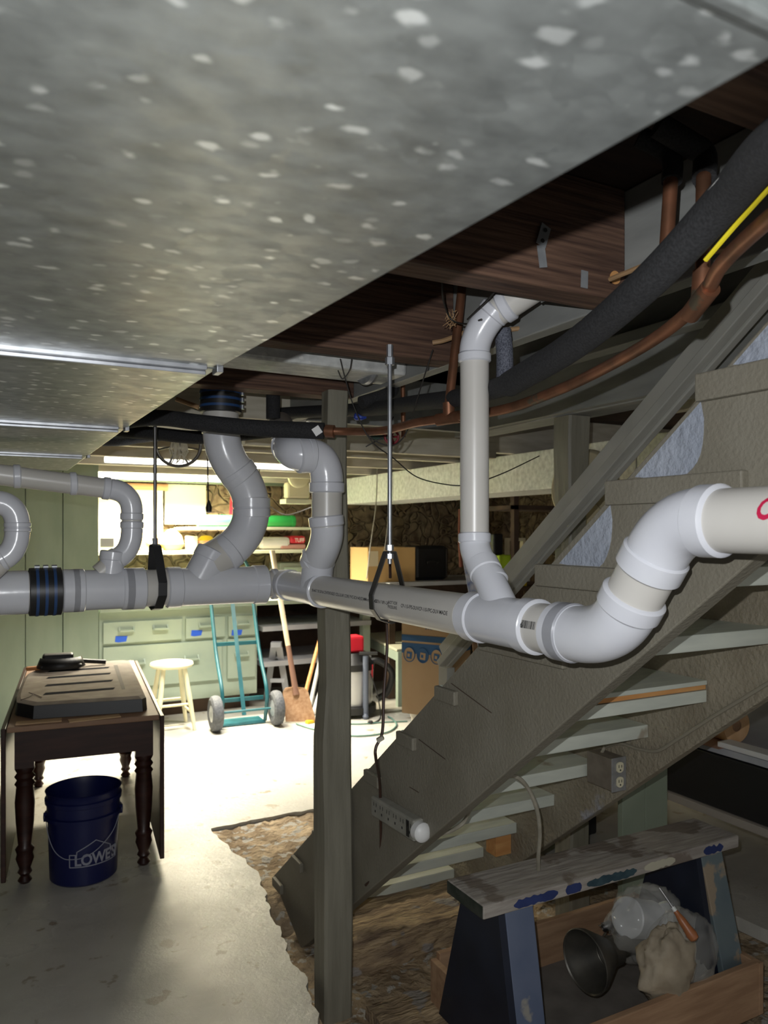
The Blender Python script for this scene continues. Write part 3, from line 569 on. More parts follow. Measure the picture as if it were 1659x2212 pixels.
MB().tube([P(969, 880, 1.85), P(985, 740, 1.87), P(998, 620, 1.9)], 0.0111, 14).build('riser', M_cu, cp, smooth=True)
MB().tube([P(1518, 600, 1.155), P(1519, 430, 1.16), P(1520, 375, 1.17)], 0.0111, 14).build('riser', M_cu, cp, smooth=True)
cp2 = thing('copper_pipe', 'short copper riser with black foam elbow, left of the thick foam pipe', 'pipe', P(1445, 540, 1.2))
MB().tube([P(1438, 560, 1.2), P(1450, 380, 1.2)], 0.0111, 14).build('riser', M_cu, cp2, smooth=True)
MB().tube(cr([P(1451, 392, 1.2), P(1452, 345, 1.21), P(1430, 320, 1.22), P(1380, 295, 1.22)], 6), 0.016, 14).build('foam_elbow', M_foam, cp2, smooth=True)
o = MB().tube(cr([P(1521, 385, 1.17), P(1521, 335, 1.19), P(1490, 312, 1.18), P(1420, 270, 1.17)], 6), 0.018, 14).build('foam_elbow', M_foam, cp, smooth=True)
run([P(870, 820, 2.6), P(871, 900, 2.6), P(871, 945, 2.6)], 0.008, M_cu, 'thin vertical copper pipe just behind the zinc rod', name='copper_pipe')
run([P(250, 930, 2.85), P(330, 936, 2.8), P(440, 945, 2.75), P(590, 930, 2.7)], 0.024, M_foam, 'black foam-covered pipe further back beneath the ceiling light')
run([P(590, 840, 2.6), P(590, 905, 2.6)], 0.024, M_foam, 'short vertical black foam pipe hanging below the joist left of the post')
run([P(140, 950, 3.2), P(250, 952, 3.1), P(300, 945, 3.0), P(345, 940, 2.9)], 0.022, M_foamg, 'ragged grey-black insulated pipe at the far end of the big duct')
run([P(780, 870, 2.35), P(840, 850, 2.4), P(850, 835, 2.45)], 0.02, M_foam, 'bent black foam end behind the crossing wires')
# valve
vv = thing('valve', 'red handwheel valve hanging under the copper pipe near the zinc rod', 'valve', P(846, 944, 2.3))
mb = MB(); vc = P(846, 944, 2.3)
mb.tube([vc + RT * 0.02 * math.cos(a) + UP * 0.02 * math.sin(a) for a in [2 * PI * i / 24 for i in range(25)]], 0.004, 8)
for i in range(5): a = 2 * PI * i / 5; mb.tube([vc, vc + RT * 0.02 * math.cos(a) + UP * 0.02 * math.sin(a)], 0.003, 6)
mb.build('handwheel', mat('valve_red', (0.18, 0.005, 0.012), None, 0.5), vv, smooth=True)
MB().tube([P(800, 943, 2.32), P(845, 944, 2.32)], 0.010, 12).build('valve_body', mat('verdigris', (0.03, 0.06, 0.045), None, 0.7), vv, smooth=True)
vb = MB().lathe(P(778, 900, 2.45), RT, [(0.006, -.02), (0.012, -.015), (0.012, .005), (0.006, .02)], 12).build('small_valve', mat('blue_knob', (0.01, 0.04, 0.3), None, 0.5)); tag(vb, 'small blue valve knob beside the top of the foreground post', 'valve')
# =================================================================== CEILING ODDS AND ENDS
def wire(pts, r, m, label, name='cable', cat='cable', group=None): o = MB().tube(cr(pts, 8), r, 8).build(name, m, smooth=True); return tag(o, label, cat, group)
wire([P(1318, 603, 1.40), P(1350, 590, 1.36), P(1420, 565, 1.3), P(1560, 540, 1.28), P(1659, 515, 1.25)], 0.0045, M_romex, 'tan cable leaving a hole in the joist at upper right')
wire([P(1100, 712, 1.8), P(1150, 705, 1.8), P(1185, 690, 1.78), P(1210, 672, 1.72)], 0.0055, M_romex, 'tan cable drooping beside the angled white elbow')
wire([P(935, 740, 1.95), P(960, 735, 1.94), P(1005, 718, 1.9)], 0.006, M_romex, 'tan cable end emerging behind the copper riser')
wire([P(380, 862, 2.6), P(430, 880, 2.6)], 0.008, M_romex, 'tan cable left of the upper rubber coupling')
wire([P(735, 775, 2.1), P(745, 815, 2.1), P(765, 880, 2.1), P(800, 950, 2.1), P(850, 990, 2.15), P(900, 1030, 2.3), P(960, 1046, 2.4), P(1010, 1047, 2.4), P(1080, 1025, 2.4), P(1165, 985, 2.5)], 0.0018, M_wire, 'thin dark wire drooping past the post toward the pale duct')
wire([P(935, 755, 1.95), P(905, 850, 2.0), P(880, 930, 2.05), P(850, 962, 2.05), P(815, 955, 2.05), P(795, 940, 2.05)], 0.0018, M_wire, 'thin dark wire looping under the copper pipe')
wire([P(760, 775, 2.1), P(755, 800, 2.1), P(740, 818, 2.1), P(730, 800, 2.1)], 0.0018, M_wire, 'small loop of dark wire under the sheet metal fitting')
wire([P(953, 560, 1.62), P(955, 610, 1.65), P(958, 650, 1.7), P(975, 690, 1.75), P(1010, 700, 1.7), P(1040, 690, 1.55)], 0.002, M_wire, 'dark wire hanging from the joist to the copper riser')
wire([P(1083, 560, 1.4), P(1088, 600, 1.45), P(1060, 640, 1.5), P(1010, 690, 1.6)], 0.002, M_wire, 'dark wire crossing the brown joist above the white elbow')
wire([P(850, 900, 2.3), P(830, 940, 2.3), P(790, 965, 2.3)], 0.002, M_wire, 'short dark wire end beside the red valve')
for pts, lb in (([P(815, 1012, 5.5), P(812, 1090, 5.5), P(800, 1180, 5.5), P(792, 1250, 5.4)], 'left'), ([P(844, 1012, 5.5), P(842, 1075, 5.5), P(832, 1180, 5.4), P(815, 1255, 5.3)], 'right')):
    wire(pts, 0.004, M_gcord, 'thin grey wire hanging before the cardboard box on the bench, the %s one' % lb)
wire([P(835, 1330, 2.05), P(836, 1400, 2.05), P(829, 1500, 2.03), P(826, 1580, 2.0), P(812, 1615, 1.98), P(812, 1640, 2.0), P(820, 1690, 2.22), P(822, 1760, 2.26), P(822, 1850, 2.30), P(812, 1890, 2.33), P(790, 1912, 2.37)], 0.0042, M_brnc, 'dark brown lamp cord hanging from the printed pipe down the stringer')
wire([P(845, 955, 2.25), P(843, 1100, 2.22), P(842, 1180, 2.2), P(843, 1248, 2.15)], 0.0042, M_brnc, 'dark brown cord hanging beside the zinc rod down to the pipe')
cl = MB().bar(P(815, 1600, 1.975), P(828, 1592, 1.975), 0.018, 0.01).build('cord_clip', M_gcord); tag(cl, 'small grey clip on the hanging brown cord', 'clip')
stp = thing('joist_strap', 'bent galvanised strap with two holes on the brown joist', 'bracket', ony(1175, 500, 1.103))
mb = MB(); a, b, c = ony(1180, 488, 1.100), ony(1168, 530, 1.096), ony(1174, 578, 1.098); mb.bar(a, b, 0.022, 0.002, (0, 1, 0)); mb.bar(b, c, 0.017, 0.002, (0, 1, 0)); mb.build('strap', M_zinc, stp)
mb = MB(); [mb.lathe(ony(x, y, 1.0955), (0, -1, 0), [(0.004, 0), (0.004, 0.001)], 12) for x, y in ((1178, 497), (1172, 520))]; mb.build('screw_hole', M_ink, stp)
pl = MB().bar(ony(1263, 585, 1.102), ony(1262, 622, 1.102), 0.016, 0.002, (0, 1, 0)).build('nail_plate', M_zinc); tag(pl, 'small steel nail plate on the brown joist', 'bracket')
hol = MB().lathe(ony(1328, 600, 1.104), (0, -1, 0), [(0.013, 0), (0.013, 0.002)], 16).build('cable_hole', M_oak); tag(hol, 'round cable hole bored in the brown joist', 'hole')
ns = MB()
for i in range(40):
    a = P(975 + random.uniform(-8, 8), 690 + random.uniform(-16, 16), 1.78); ns.tube([a, a + Vector((random.uniform(-.012, .012), random.uniform(-.012, .012), random.uniform(-.015, .015)))], 0.0008, 4)
tag(ns.build('fluff_tuft', M_romex), 'tuft of dusty fluff hanging at the copper riser', 'fluff', kind='stuff')
# =================================================================== LIGHT FITTINGS
M_tube = mat('lit_tube', (1, 1, 1), None, 0.5, emit=(1.0, 0.93, 0.75), estr=9)
M_tube2 = mat('lit_tube_cool', (1, 1, 1), None, 0.5, emit=(1, 0.97, 0.88), estr=5)
lf = thing('bench_light', 'long glowing fluorescent fixture over the green bench', 'lamp', (1.33, 6.2, 1.85))
MB().box(0.80, 1.89, 6.12, 6.28, 2.001, 2.045).build('housing', M_white, lf)
MB().box(0.81, 1.88, 6.13, 6.27, 1.845, 2.00).build('diffuser', M_tube, lf, bevel=0.02)
mb = MB(); mb.tube([(0.9, 6.2, 2.04), (0.9, 6.2, 2.10)], 0.006, 6); mb.tube([(1.7, 6.2, 2.04), (1.7, 6.2, 2.10)], 0.006, 6); mb.build('hanger', M_dsteel, lf)
lf = thing('aisle_light', 'long glowing fluorescent fixture hanging under the joists in front of the bench', 'lamp', (1.45, 4.98, 1.88))
MB().prism([(4.90, 1.905), (5.06, 1.905), (5.03, 1.925), (4.93, 1.925)], 'x', 0.68, 2.2).build('housing', M_white, lf)
for yy in (4.94, 5.02): MB().tube([(0.70, yy, 1.882), (2.18, yy, 1.882)], 0.019, 12).build('tube', M_tube2, lf, smooth=True)
mb = MB(); mb.tube([(0.9, 4.98, 1.925), (0.9, 4.98, 2.10)], 0.004, 6); mb.tube([(2.0, 4.98, 1.925), (2.0, 4.98, 2.10)], 0.004, 6); mb.build('hanger', M_dsteel, lf)
lf = thing('ceiling_light', 'thin glowing tube light between the joists above the black foam pipes', 'lamp', (0.9, 3.25, 1.9))
MB().box(0.45, 1.42, 3.22, 3.30, 1.945, 1.99).build('housing', M_white, lf); mb = MB(); mb.box(0.5, 0.54, 3.24, 3.28, 1.99, 2.10); mb.box(1.3, 1.34, 3.24, 3.28, 1.99, 2.10); mb.build('hanger', M_dsteel, lf)
MB().tube([(0.47, 3.26, 1.925), (1.40, 3.26, 1.925)], 0.015, 12).build('tube', M_tube2, lf, smooth=True)
# wheel hanging before the light
wh = thing('spoked_wheel', 'dark spoked wheel wound with wire hanging in front of the bench light', 'wheel', P(384, 972, 3.6))
wc = P(385, 962, 3.6); nrm = (CAM - wc).normalized(); ux = RT; uy = nrm.cross(ux).normalized(); Rw = 0.105
ringp = [wc + (ux * math.cos(a) + uy * math.sin(a) * 0.93) * Rw for a in [2 * PI * i / 40 for i in range(41)]]
MB().tube(ringp, 0.008, 10).build('rim', M_dsteel, wh, smooth=True)
mb = MB(); [mb.tube([wc, wc + (ux * math.cos(a) + uy * math.sin(a) * 0.93) * Rw], 0.005, 6) for a in [PI / 2 + 2 * PI * i / 7 for i in range(7)]]; mb.build('spokes', M_dsteel, wh, smooth=True)
mb = MB(); mb.tube([wc + uy * 0.0 - nrm * 0.02, wc + nrm * 0.02], 0.02, 12); mb.tube([wc, wc + UP * 0.25], 0.007, 8); mb.build('hub', M_dsteel, wh, smooth=True)
mb = MB()
for i in range(26):
    a = wc + ux * random.uniform(-.035, .035) + UP * random.uniform(0, .05) + nrm * 0.03
    mb.tube(cr([a, a + ux * random.uniform(-.01, .01) - UP * random.uniform(.03, .07), a + ux * random.uniform(-.02, .02) - UP * random.uniform(.05, .10)], 4), 0.003, 5)
mb.build('wound_wire', M_gcord, wh)
pg = thing('hanging_plug', 'black pull-cord plug dangling in front of the lit bench', 'plug', P(450, 1095, 4.2))
MB().tube([P(448, 971, 4.2), P(450, 1090, 4.2)], 0.004, 6).build('cord', M_wire, pg)
MB().lathe(P(451, 1108, 4.2), (0, 0, 1), [(0.006, 0), (0.016, 0.006), (0.018, 0.03), (0.008, 0.06), (0.004, 0.07)], 12).build('plug_body', M_blk, pg, smooth=True)
# =================================================================== BACK LEFT BENCH
CY = 6.03
cab = thing('drawer_cabinet', 'pale green drawer cabinet with blue tape tabs under the bench', 'cabinet', (1.35, 6.3, 0))
MB().box(0.80, 2.02, CY, 6.75, 0.12, 0.835).build('body', M_gcab, cab, bevel=0.004)
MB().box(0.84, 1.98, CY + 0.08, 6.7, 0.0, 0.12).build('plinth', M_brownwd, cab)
def px_on(px): return ony(px, 1150, CY).x
def handle(mb, x, z):
    mb.bar((x - 0.05, CY - 0.045, z), (x + 0.05, CY - 0.045, z), 0.02, 0.012)
    for sg in (-1, 1): mb.prism([(CY - 0.022, z - .006), (CY - .05, z - .006), (CY - .022, z + .03)], 'x', x + sg * 0.052 - .006, x + sg * 0.052 + .006)
rows = [(0.60, 0.76, [(222, 392, 2, (262, 1380)), (400, 485, 1, (425, 1367)), (492, 552, 1, (512, 1366))]), (0.26, 0.575, [(222, 478, 2, None), (490, 550, 1, None)])]
for z0, z1, ds in rows:
    for a, b, nh, tp in ds:
        xa, xb = px_on(a), px_on(b)
        d = MB().box(xa, xb, CY - 0.022, CY - 0.001, z0, z1).build('drawer', M_gcab, cab, bevel=0.004)
        for i in range(nh):
            hx = xa + (xb - xa) * (i + 0.5) / nh + (0.0 if nh == 1 else (0.02 if i == 0 else -0.02)); mb = MB(); handle(mb, hx, z0 + (z1 - z0) * 0.58)
            h = mb.build('handle', M_gcab, cab); h.parent = d; h.location = (0, 0, 0)
        if tp:
            p = ony(tp[0], tp[1], CY - 0.024); t = MB().prism([(p.x - .045, p.z - .02), (p.x - .02, p.z - .026), (p.x + .035, p.z - .022), (p.x + .045, p.z + .018), (p.x - .04, p.z + .022)], 'y', CY - .0245, CY - .0225).build('tape_tab', M_tape, cab); t.parent = d
wt = MB().box(0.80, 3.05, 5.97, 6.8, 0.838, 0.875).build('worktop', M_gcab, bevel=0.004); tag(wt, 'long pale green bench top above the drawers', 'worktop')
for z, lb in ((0.62, 'upper'), (0.33, 'lower')):
    o = MB().box(2.06, 3.05, 6.0, 6.7, z, z + 0.04).build('shelf_board', M_gry); tag(o, 'dusty %s board of the dark open shelf beside the drawers' % lb, 'shelf')
o = MB().box(2.98, 3.05, 6.02, 6.09, 0, 0.836).build('bench_leg', M_gcab, wt)
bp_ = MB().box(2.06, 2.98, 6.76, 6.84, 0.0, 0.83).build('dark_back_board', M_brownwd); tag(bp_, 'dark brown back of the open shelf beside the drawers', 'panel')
# shelves over the bench
SY0, SY1 = 6.25, 6.80
s1 = MB().box(0.80, 2.68, SY0, SY1, 1.252, 1.280).build('wall_shelf', M_shelfw, bevel=0.002); tag(s1, 'lower cream wall shelf holding the clock and red bag', 'shelf')
s2 = MB().box(1.52, 2.68, SY0, SY1, 1.452, 1.475).build('wall_shelf', M_shelfw, bevel=0.002); tag(s2, 'upper cream wall shelf holding the green roll', 'shelf')
o = MB().box(2.60, 2.68, SY0 - .06, SY0 - .002, 0.88, 2.0).build('shelf_upright', M_green); tag(o, 'green upright at the right end of the wall shelves', 'post')
o = MB().box(0.80, 2.75, 6.70, 6.80, 1.86, 1.98).build('wall_beam', M_green); tag(o, 'green painted beam over the wall shelves', 'beam')
bl = thing('roller_blind', 'pale roller blind with brown top band on the bench wall', 'blind', (1.05, 6.78, 1.3))
MB().box(0.86, 1.42, 6.76, 6.775, 1.285, 1.80).build('blind_cloth', mat('blind_cloth', (0.72, 0.66, 0.5), None, 0.8), bl)
MB().tube([(0.84, 6.765, 1.82), (1.46, 6.765, 1.82)], 0.03, 12).build('roller', mat('brown_roller', (0.45, 0.22, 0.1), None, 0.7), bl, smooth=True)
o = MB().box(1.44, 1.80, 6.78, 6.82, 1.50, 1.85).build('wall_board', M_shelfw); tag(o, 'cream board on the stone wall above the green roll', 'board')
# shelf goods
def sx(px, y=6.35): return ony(px, 1150, y).x
gr = thing('green_roll', 'bright green rolled-up mat on the upper wall shelf', 'roll', (sx(540), 6.4, 1.475))
MB().tube([(sx(430), 6.40, 1.527), (sx(640), 6.40, 1.527)], 0.051, 20).build('roll_body', M_gren, gr, smooth=True)
MB().tube([(sx(632), 6.40, 1.527), (sx(638), 6.40, 1.527)], 0.054, 20).build('strap', M_gren, gr, smooth=True)
rb = thing('red_bag', 'red and white printed bag lying on the lower wall shelf', 'bag', (sx(600), 6.4, 1.28))
MB().box(sx(555), sx(622), 6.28, 6.48, 1.285, 1.39).build('bag_body', mat('bag_white', (0.75, 0.72, 0.68), None, 0.6), rb, bevel=0.03)
MB().box(sx(620), sx(655), 6.28, 6.48, 1.33, 1.40).build('bag_end', M_redp, rb, bevel=0.025)
MB().box(sx(600), sx(655), 6.28, 6.48, 1.285, 1.328).build('bag_base', mat('bag_pink', (0.5, 0.25, 0.22), None, 0.6), rb, bevel=0.015)
lettering('TUFF', 0.05, lambda u, v: Vector((sx(630) + u * .8, 6.275, 1.345 + v)), mat('bag_print', (0.8, 0.75, 0.7), None, 0.6), rb)
ck = thing('clock', 'round white-faced clock in an orange wooden case on the lower shelf', 'clock', (sx(325), 6.4, 1.28))
MB().box(sx(305), sx(352), 6.34, 6.46, 1.282, 1.30).build('clock_base', M_oak, ck)
MB().prism([(sx(308), 1.30), (sx(345), 1.30), (sx(342), 1.40), (sx(332), 1.445), (sx(318), 1.445), (sx(309), 1.40)], 'y', 6.35, 6.44).build('clock_case', M_oak, ck)
MB().lathe((sx(326), 6.348, 1.38), (0, -1, 0), [(0.045, 0), (0.045, 0.008)], 24).build('clock_face', M_white, ck)
mb = MB(); mb.bar((sx(326), 6.336, 1.38), (sx(326) + .02, 6.336, 1.395), .004, .002); mb.bar((sx(326), 6.336, 1.38), (sx(326) - .01, 6.336, 1.40), .004, .002); mb.build('clock_hands', M_ink, ck)
pf = thing('picture_frame', 'small dark picture in a pale frame at the left of the shelf', 'picture', (sx(230), 6.35, 1.28))
MB().box(sx(208), sx(252), 6.33, 6.36, 1.283, 1.42).build('frame', M_shelfw, pf); MB().box(sx(216), sx(245), 6.322, 6.329, 1.315, 1.385).build('picture', M_blk, pf)
sk = thing('basket', 'brown basket with yellow stuff on the lower wall shelf', 'basket', (sx(450), 6.4, 1.28))
MB().lathe((sx(450), 6.42, 1.283), (0, 0, 1), [(0.07, 0), (0.095, 0.08), (0.09, 0.08), (0.07, 0.02)], 20).build('basket_body', mat('brown_basket', (0.3, 0.13, 0.06), None, 0.8), sk, smooth=True)
MB().lathe((sx(450), 6.42, 1.31), (0, 0, 1), [(0.06, 0), (0.08, 0.05), (0.04, 0.09), (0.001, 0.095)], 16).build('contents', M_yelp, sk, smooth=True)
yb = MB(); yb.lathe((sx(375), 6.42, 1.283), (0, 0, 1), [(0.07, 0), (0.10, 0.05), (0.08, 0.12), (0.03, 0.17), (0.001, 0.18)], 14).build
o = yb.build('cloth_bundle', mat('ochre_cloth', (0.5, 0.42, 0.16), None, 0.9), smooth=True); tag(o, 'crumpled ochre cloth bundle right of the clock', 'bundle')
o = MB().box(sx(405), sx(428), 6.36, 6.44, 1.283, 1.40).build('carton', M_shelfw, bevel=.004); tag(o, 'small cream carton between cloth bundle and basket', 'box')
jf = MB().box(sx(268), sx(298), 6.36, 6.44, 1.283, 1.35).build('carton', mat('tan_carton', (0.5, 0.4, 0.25), None, .8), bevel=.004); tag(jf, 'low tan carton between picture frame and clock', 'box')
tv = thing('monitor', 'old grey monitor standing on the bench behind the shovel handle', 'monitor', (2.35, 6.5, 0.876))
MB().box(sx(598, 6.5), sx(655, 6.5), 6.42, 6.7, 0.90, 1.16).build('case', mat('monitor_grey', (0.22, 0.22, 0.2), None, 0.5), tv, bevel=.01); MB().box(sx(606, 6.5), sx(648, 6.5), 6.412, 6.419, 0.94, 1.12).build('screen', mat('screen_grey', (0.35, 0.38, 0.33), None, 0.2), tv)
fn = thing('fan', 'beige box fan with round guard beyond the white loop pipe', 'fan', P(660, 1070, 6.3))
a_ = P(660, 1060, 6.3); MB().box(a_.x - .09, a_.x + .12, 6.05, 6.15, a_.z - .06, a_.z + .08).build('fan_body', mat('beige', (0.6, 0.55, 0.38), None, .5), fn, bevel=.02)
MB().lathe((a_.x, 6.04, a_.z + .12), (0, -1, 0), [(0.09, 0), (0.09, .03), (0.07, .04)], 24).build('fan_guard', mat('beige', (0, 0, 0)), fn, smooth=True)
sup = MB().box(a_.x - .1, a_.x + .13, 6.05, 6.2, a_.z - .10, a_.z - .062).build('bracket_shelf', M_shelfw); tag(sup, 'little cream bracket shelf under the fan', 'shelf')
wire([P(560, 1009, 5.5), P(562, 1075, 5.5), P(585, 1095, 5.5), P(620, 1112, 5.5), P(676, 1095, 5.4)], 0.004, M_wire, 'black cable sagging over the green roll')
rk = MB().prism([(sx(495, 6.6), 1.45), (sx(500, 6.6), 1.75), (sx(507, 6.6), 1.6), (sx(506, 6.6), 1.42)], 'y', 6.6, 6.63).build('red_pennant', M_redp); tag(rk, 'strip of red cloth hanging left of the S-shaped pipe', 'cloth')
# =================================================================== STOOL
stl = onz(371, 1573); so = thing('stool', 'small round-topped cream wooden stool in front of the drawers', 'stool', (stl.x, stl.y, 0))
MB().lathe((stl.x, stl.y, 0.445), (0, 0, 1), [(0.10, 0), (0.145, 0.006), (0.155, 0.022), (0.15, 0.036), (0.12, 0.042), (0.001, 0.038)], 32).build('seat', M_stool, so, smooth=True)
lg = []
for sx_, sy_ in ((-1, -1), (1, -1), (1, 1), (-1, 1)):
    a = stl + Vector((sx_ * 0.075, sy_ * 0.075, 0.45)); b = stl + Vector((sx_ * 0.135, sy_ * 0.135, 0)); lg.append((a, b)); MB().tube([a, a.lerp(b, 0.5), b], [0.016, 0.019, 0.013], 12).build('leg', M_stool, so, smooth=True)
for i in range(4):
    h = 0.72 if i % 2 else 0.58; MB().tube([lg[i][0].lerp(lg[i][1], h), lg[(i + 1) % 4][0].lerp(lg[(i + 1) % 4][1], h)], 0.010, 10).build('rung', M_stool, so, smooth=True)
# =================================================================== HAND TRUCK
w1, w2 = onz(466, 1580), onz(597, 1566)
ht = thing('hand_truck', 'teal two-wheeled hand truck leaning by the drawers', 'hand truck', (w1 + w2) / 2)
axd = (w2 - w1).normalized(); bk = Vector((-axd.y, axd.x, 0)); WR = 0.128
for wv in (w1, w2):
    cc = wv + UP * WR
    MB().lathe(cc - axd * 0.04, axd, [(0.05, 0.01), (WR - 0.03, 0), (WR - 0.008, 0.01), (WR, 0.028), (WR, 0.052), (WR - 0.008, 0.07), (WR - 0.03, 0.08), (0.05, 0.07)], 36).build('wheel', M_tyre, ht, smooth=True)
    MB().lathe(cc - axd * 0.045, axd, [(0.02, 0), (0.06, 0.012), (0.06, 0.078), (0.02, 0.09)], 20).build('wheel_hub', M_steel, ht, smooth=True)
MB().tube([w1 + UP * WR, w2 + UP * WR], 0.009, 10).build('axle', M_teal, ht, smooth=True)
i1, i2 = w1.lerp(w2, 0.13), w1.lerp(w2, 0.87)
tops = []
for ii, tx in ((i1, 486), (i2, 577)):
    a = ii + bk * 0.10 + UP * 0.02; b = ii + bk * 0.05 + UP * 0.25; t = ii + bk * 0.28 + UP * 0.55; tt_ = ii + bk * 0.55 + UP * 1.12; tops.append(tt_)
    MB().tube(cr([a, b, t, tt_], 6), 0.014, 12).build('side_rail', M_teal, ht, smooth=True)
lp = [tops[0], tops[0] + UP * 0.09 + axd * 0.05, (tops[0] + tops[1]) / 2 + UP * 0.14, tops[1] + UP * 0.09 - axd * 0.05, tops[1]]; MB().tube(cr(lp, 8), 0.014, 12).build('handle_loop', M_teal, ht, smooth=True)
mid0, mid1 = (i1 + i2) / 2 + bk * 0.07 + UP * 0.08, (tops[0] + tops[1]) / 2; MB().bar(mid0, mid1, 0.03, 0.006, bk).build('centre_strap', M_teal, ht)
for f, nm in ((0.12, 'lower'), (0.48, 'upper')):
    a = i1 + bk * (0.10 + 0.45 * f) + UP * (0.05 + 1.1 * f); b = i2 + bk * (0.10 + 0.45 * f) + UP * (0.05 + 1.1 * f); MB().bar(a, b, 0.02, 0.028).build('cross_bar', M_teal, ht)
MB().bar(i1 + bk * 0.18 + UP * 0.01, i2 + bk * 0.18 + UP * 0.01, 0.2, 0.008).build('toe_plate', M_teal, ht)
for t in tops: MB().tube([t - axd * 0.05 - UP * 0.22 - bk * .1, t + axd * 0.05 - UP * 0.22 - bk * .1], 0.008, 8).build('peg', M_white, ht, smooth=True)
# =================================================================== SHOVEL, BROOMS, STEPLADDER
sb_ = onz(650, 1562); sh = thing('shovel', 'square-bladed rusty shovel with a long pale handle, leaning on the bench', 'shovel', sb_)
dirs = RT; stp_ = P(588, 1190, 6.05); lo = sb_ + UP * 0.01; top = stp_; dz = (top - lo).normalized()
q = [(-0.115, 0), (0.115, 0.0), (0.095, 0.22), (0.075, 0.255), (0.02, 0.265), (-0.02, 0.265), (-0.075, 0.255), (-0.10, 0.22)]
fr = RT; mb = MB(); nv = []
for ex in (0, 0.006):
    for a, b in q: nv.append(lo + fr * a + dz * b + FW * (ex - 0.02 * (1 - (a / 0.115) ** 2)))
n = len(q); mb.add(nv, [tuple(range(n)), tuple(range(n, 2 * n))[::-1]] + [(i, i + n, (i + 1) % n + n, (i + 1) % n) for i in range(n)]); mb.build('blade', M_rust, sh, bevel=0.002)
MB().tube([lo + dz * 0.20, lo + dz * 0.3, lo + dz * 0.58], [0.028, 0.022, 0.019], 12).build('socket', mat('dark_rust', (0.16, 0.08, 0.05), None, .7), sh, smooth=True)
MB().tube([lo + dz * 0.56, top], [0.019, 0.021], 12).build('handle', M_hand, sh, smooth=True)
for (a, b, m_, lb, nm) in ((onz(648, 1545), P(700, 1345, 6.5), M_oak, 'orange wooden pole leaning behind the foreground post', 'pole'), (onz(668, 1535), P(705, 1360, 6.5), M_white, 'white pole leaning beside the orange one', 'pole'), (onz(676, 1545), P(706, 1450, 6.2), M_white, 'short white pole leg nearest the foreground post', 'pole')):
    o = MB().tube([a + UP * .01, b], 0.016, 10).build(nm, m_, smooth=True); tag(o, lb, 'pole')
sl = thing('step_stool', 'grey folded trestle standing behind the hand truck wheels', 'trestle', onz(600, 1520))
MB().bar(onz(575, 1512), P(592, 1392, 6.35), 0.05, 0.02, FW).build('leg', M_gry, sl); MB().bar(onz(622, 1516), P(602, 1392, 6.35), 0.05, 0.02, FW).build('leg', M_gry, sl); MB().bar(P(586, 1392, 6.3), P(608, 1392, 6.3), 0.07, 0.04).build('top_board', M_gry, sl); MB().bar(P(584, 1470, 6.28), P(615, 1470, 6.28), 0.02, 0.03).build('stretcher', M_gry, sl)
yt = MB().bar(onz(662, 1564) + UP * .012, onz(690, 1558) + UP * .012, 0.03, 0.02).build('yellow_tool', M_yelp); tag(yt, 'yellow tool lying on the floor by the shovel blade', 'tool')
# =================================================================== VACUUM
vc_ = onz(790, 1552); va_ = thing('vacuum', 'shop vacuum with red catches and black hose behind the post', 'vacuum', vc_)
cx = vc_ + RT * -0.11 + FW * 0.15
MB().lathe(cx + UP * 0.08, (0, 0, 1), [(0.15, 0), (0.16, 0.05), (0.17, 0.28)], 28).build('tank', mat('vac_silver', (0.5, 0.5, 0.52), None, .35, 0.6), va_, smooth=True)
MB().lathe(cx + UP * 0.36, (0, 0, 1), [(0.175, 0), (0.175, 0.05), (0.13, 0.10), (0.11, 0.13)], 28).build('lid', M_blk, va_, smooth=True)
MB().box(cx.x - .07, cx.x + .07, cx.y - .08, cx.y + .06, 0.49, 0.62).build('motor_head', M_redp, va_, bevel=.02)
MB().bar(cx + UP * 0.30 + RT * .15 - FW * .06, cx + UP * 0.40 + RT * .15 - FW * .06, 0.03, 0.03, RT).build('catch', M_redp, va_)
MB().lathe(cx + UP * 0.03, (0, 0, 1), [(0.19, 0), (0.19, 0.05), (0.15, 0.06)], 24).build('dolly_base', M_blk, va_, smooth=True)
ph = mat('vac_grey', (0.12, 0.14, 0.19), None, .5)
MB().tube([vc_ + UP * .03, vc_ + UP * .48], 0.022, 12).build('side_post', ph, va_, smooth=True)
MB().tube([vc_ + UP * .50 - RT * .05, vc_ + UP * .50 + RT * .09], 0.014, 10).build('grip', M_blk, va_, smooth=True)
MB().tube(cr([cx + UP * .40 + RT * .1, cx + UP * .42 + RT * .2, cx + UP * .33 + RT * .31, cx + UP * .18 + RT * .28, cx + UP * .12 + RT * .2], 8), 0.026, 14).build('hose', M_blk, va_, smooth=True)
MB().lathe(vc_ + UP * 0.002 - FW * .02, (0, 0, 1), [(0.02, 0), (0.024, 0.02), (0.01, .04)], 12).build('caster', ph, va_, smooth=True)
def fwire(pp, r, m, lb): return wire([onz(x, y) + UP * (r + .002) for x, y in pp], r, m, lb)
fwire([(806, 1470), (815, 1530), (822, 1552), (812, 1562), (795, 1565)], 0.005, mat('dark_green_cord', (0.02, 0.06, 0.05), None, .5), 'dark vacuum cord with plug lying on the floor') if 0 else None
cg = mat('green_grey_cord', (0.10, 0.20, 0.17), None, .5)
fwire([(640, 1566), (680, 1578), (760, 1592), (830, 1586), (856, 1570), (848, 1556), (838, 1550)], 0.006, cg, 'green extension cord looping over the lit floor')
fwire([(700, 1562), (770, 1566), (830, 1562), (880, 1560)], 0.005, cg, 'straighter green cord crossing the lit floor')
wire([P(800, 1455, 5.9), P(815, 1500, 5.85), onz(822, 1552) + UP * .02, onz(812, 1562) + UP * .01, onz(797, 1564) + UP * .01], 0.005, M_blk, 'black vacuum power cord ending in a plug on the floor')
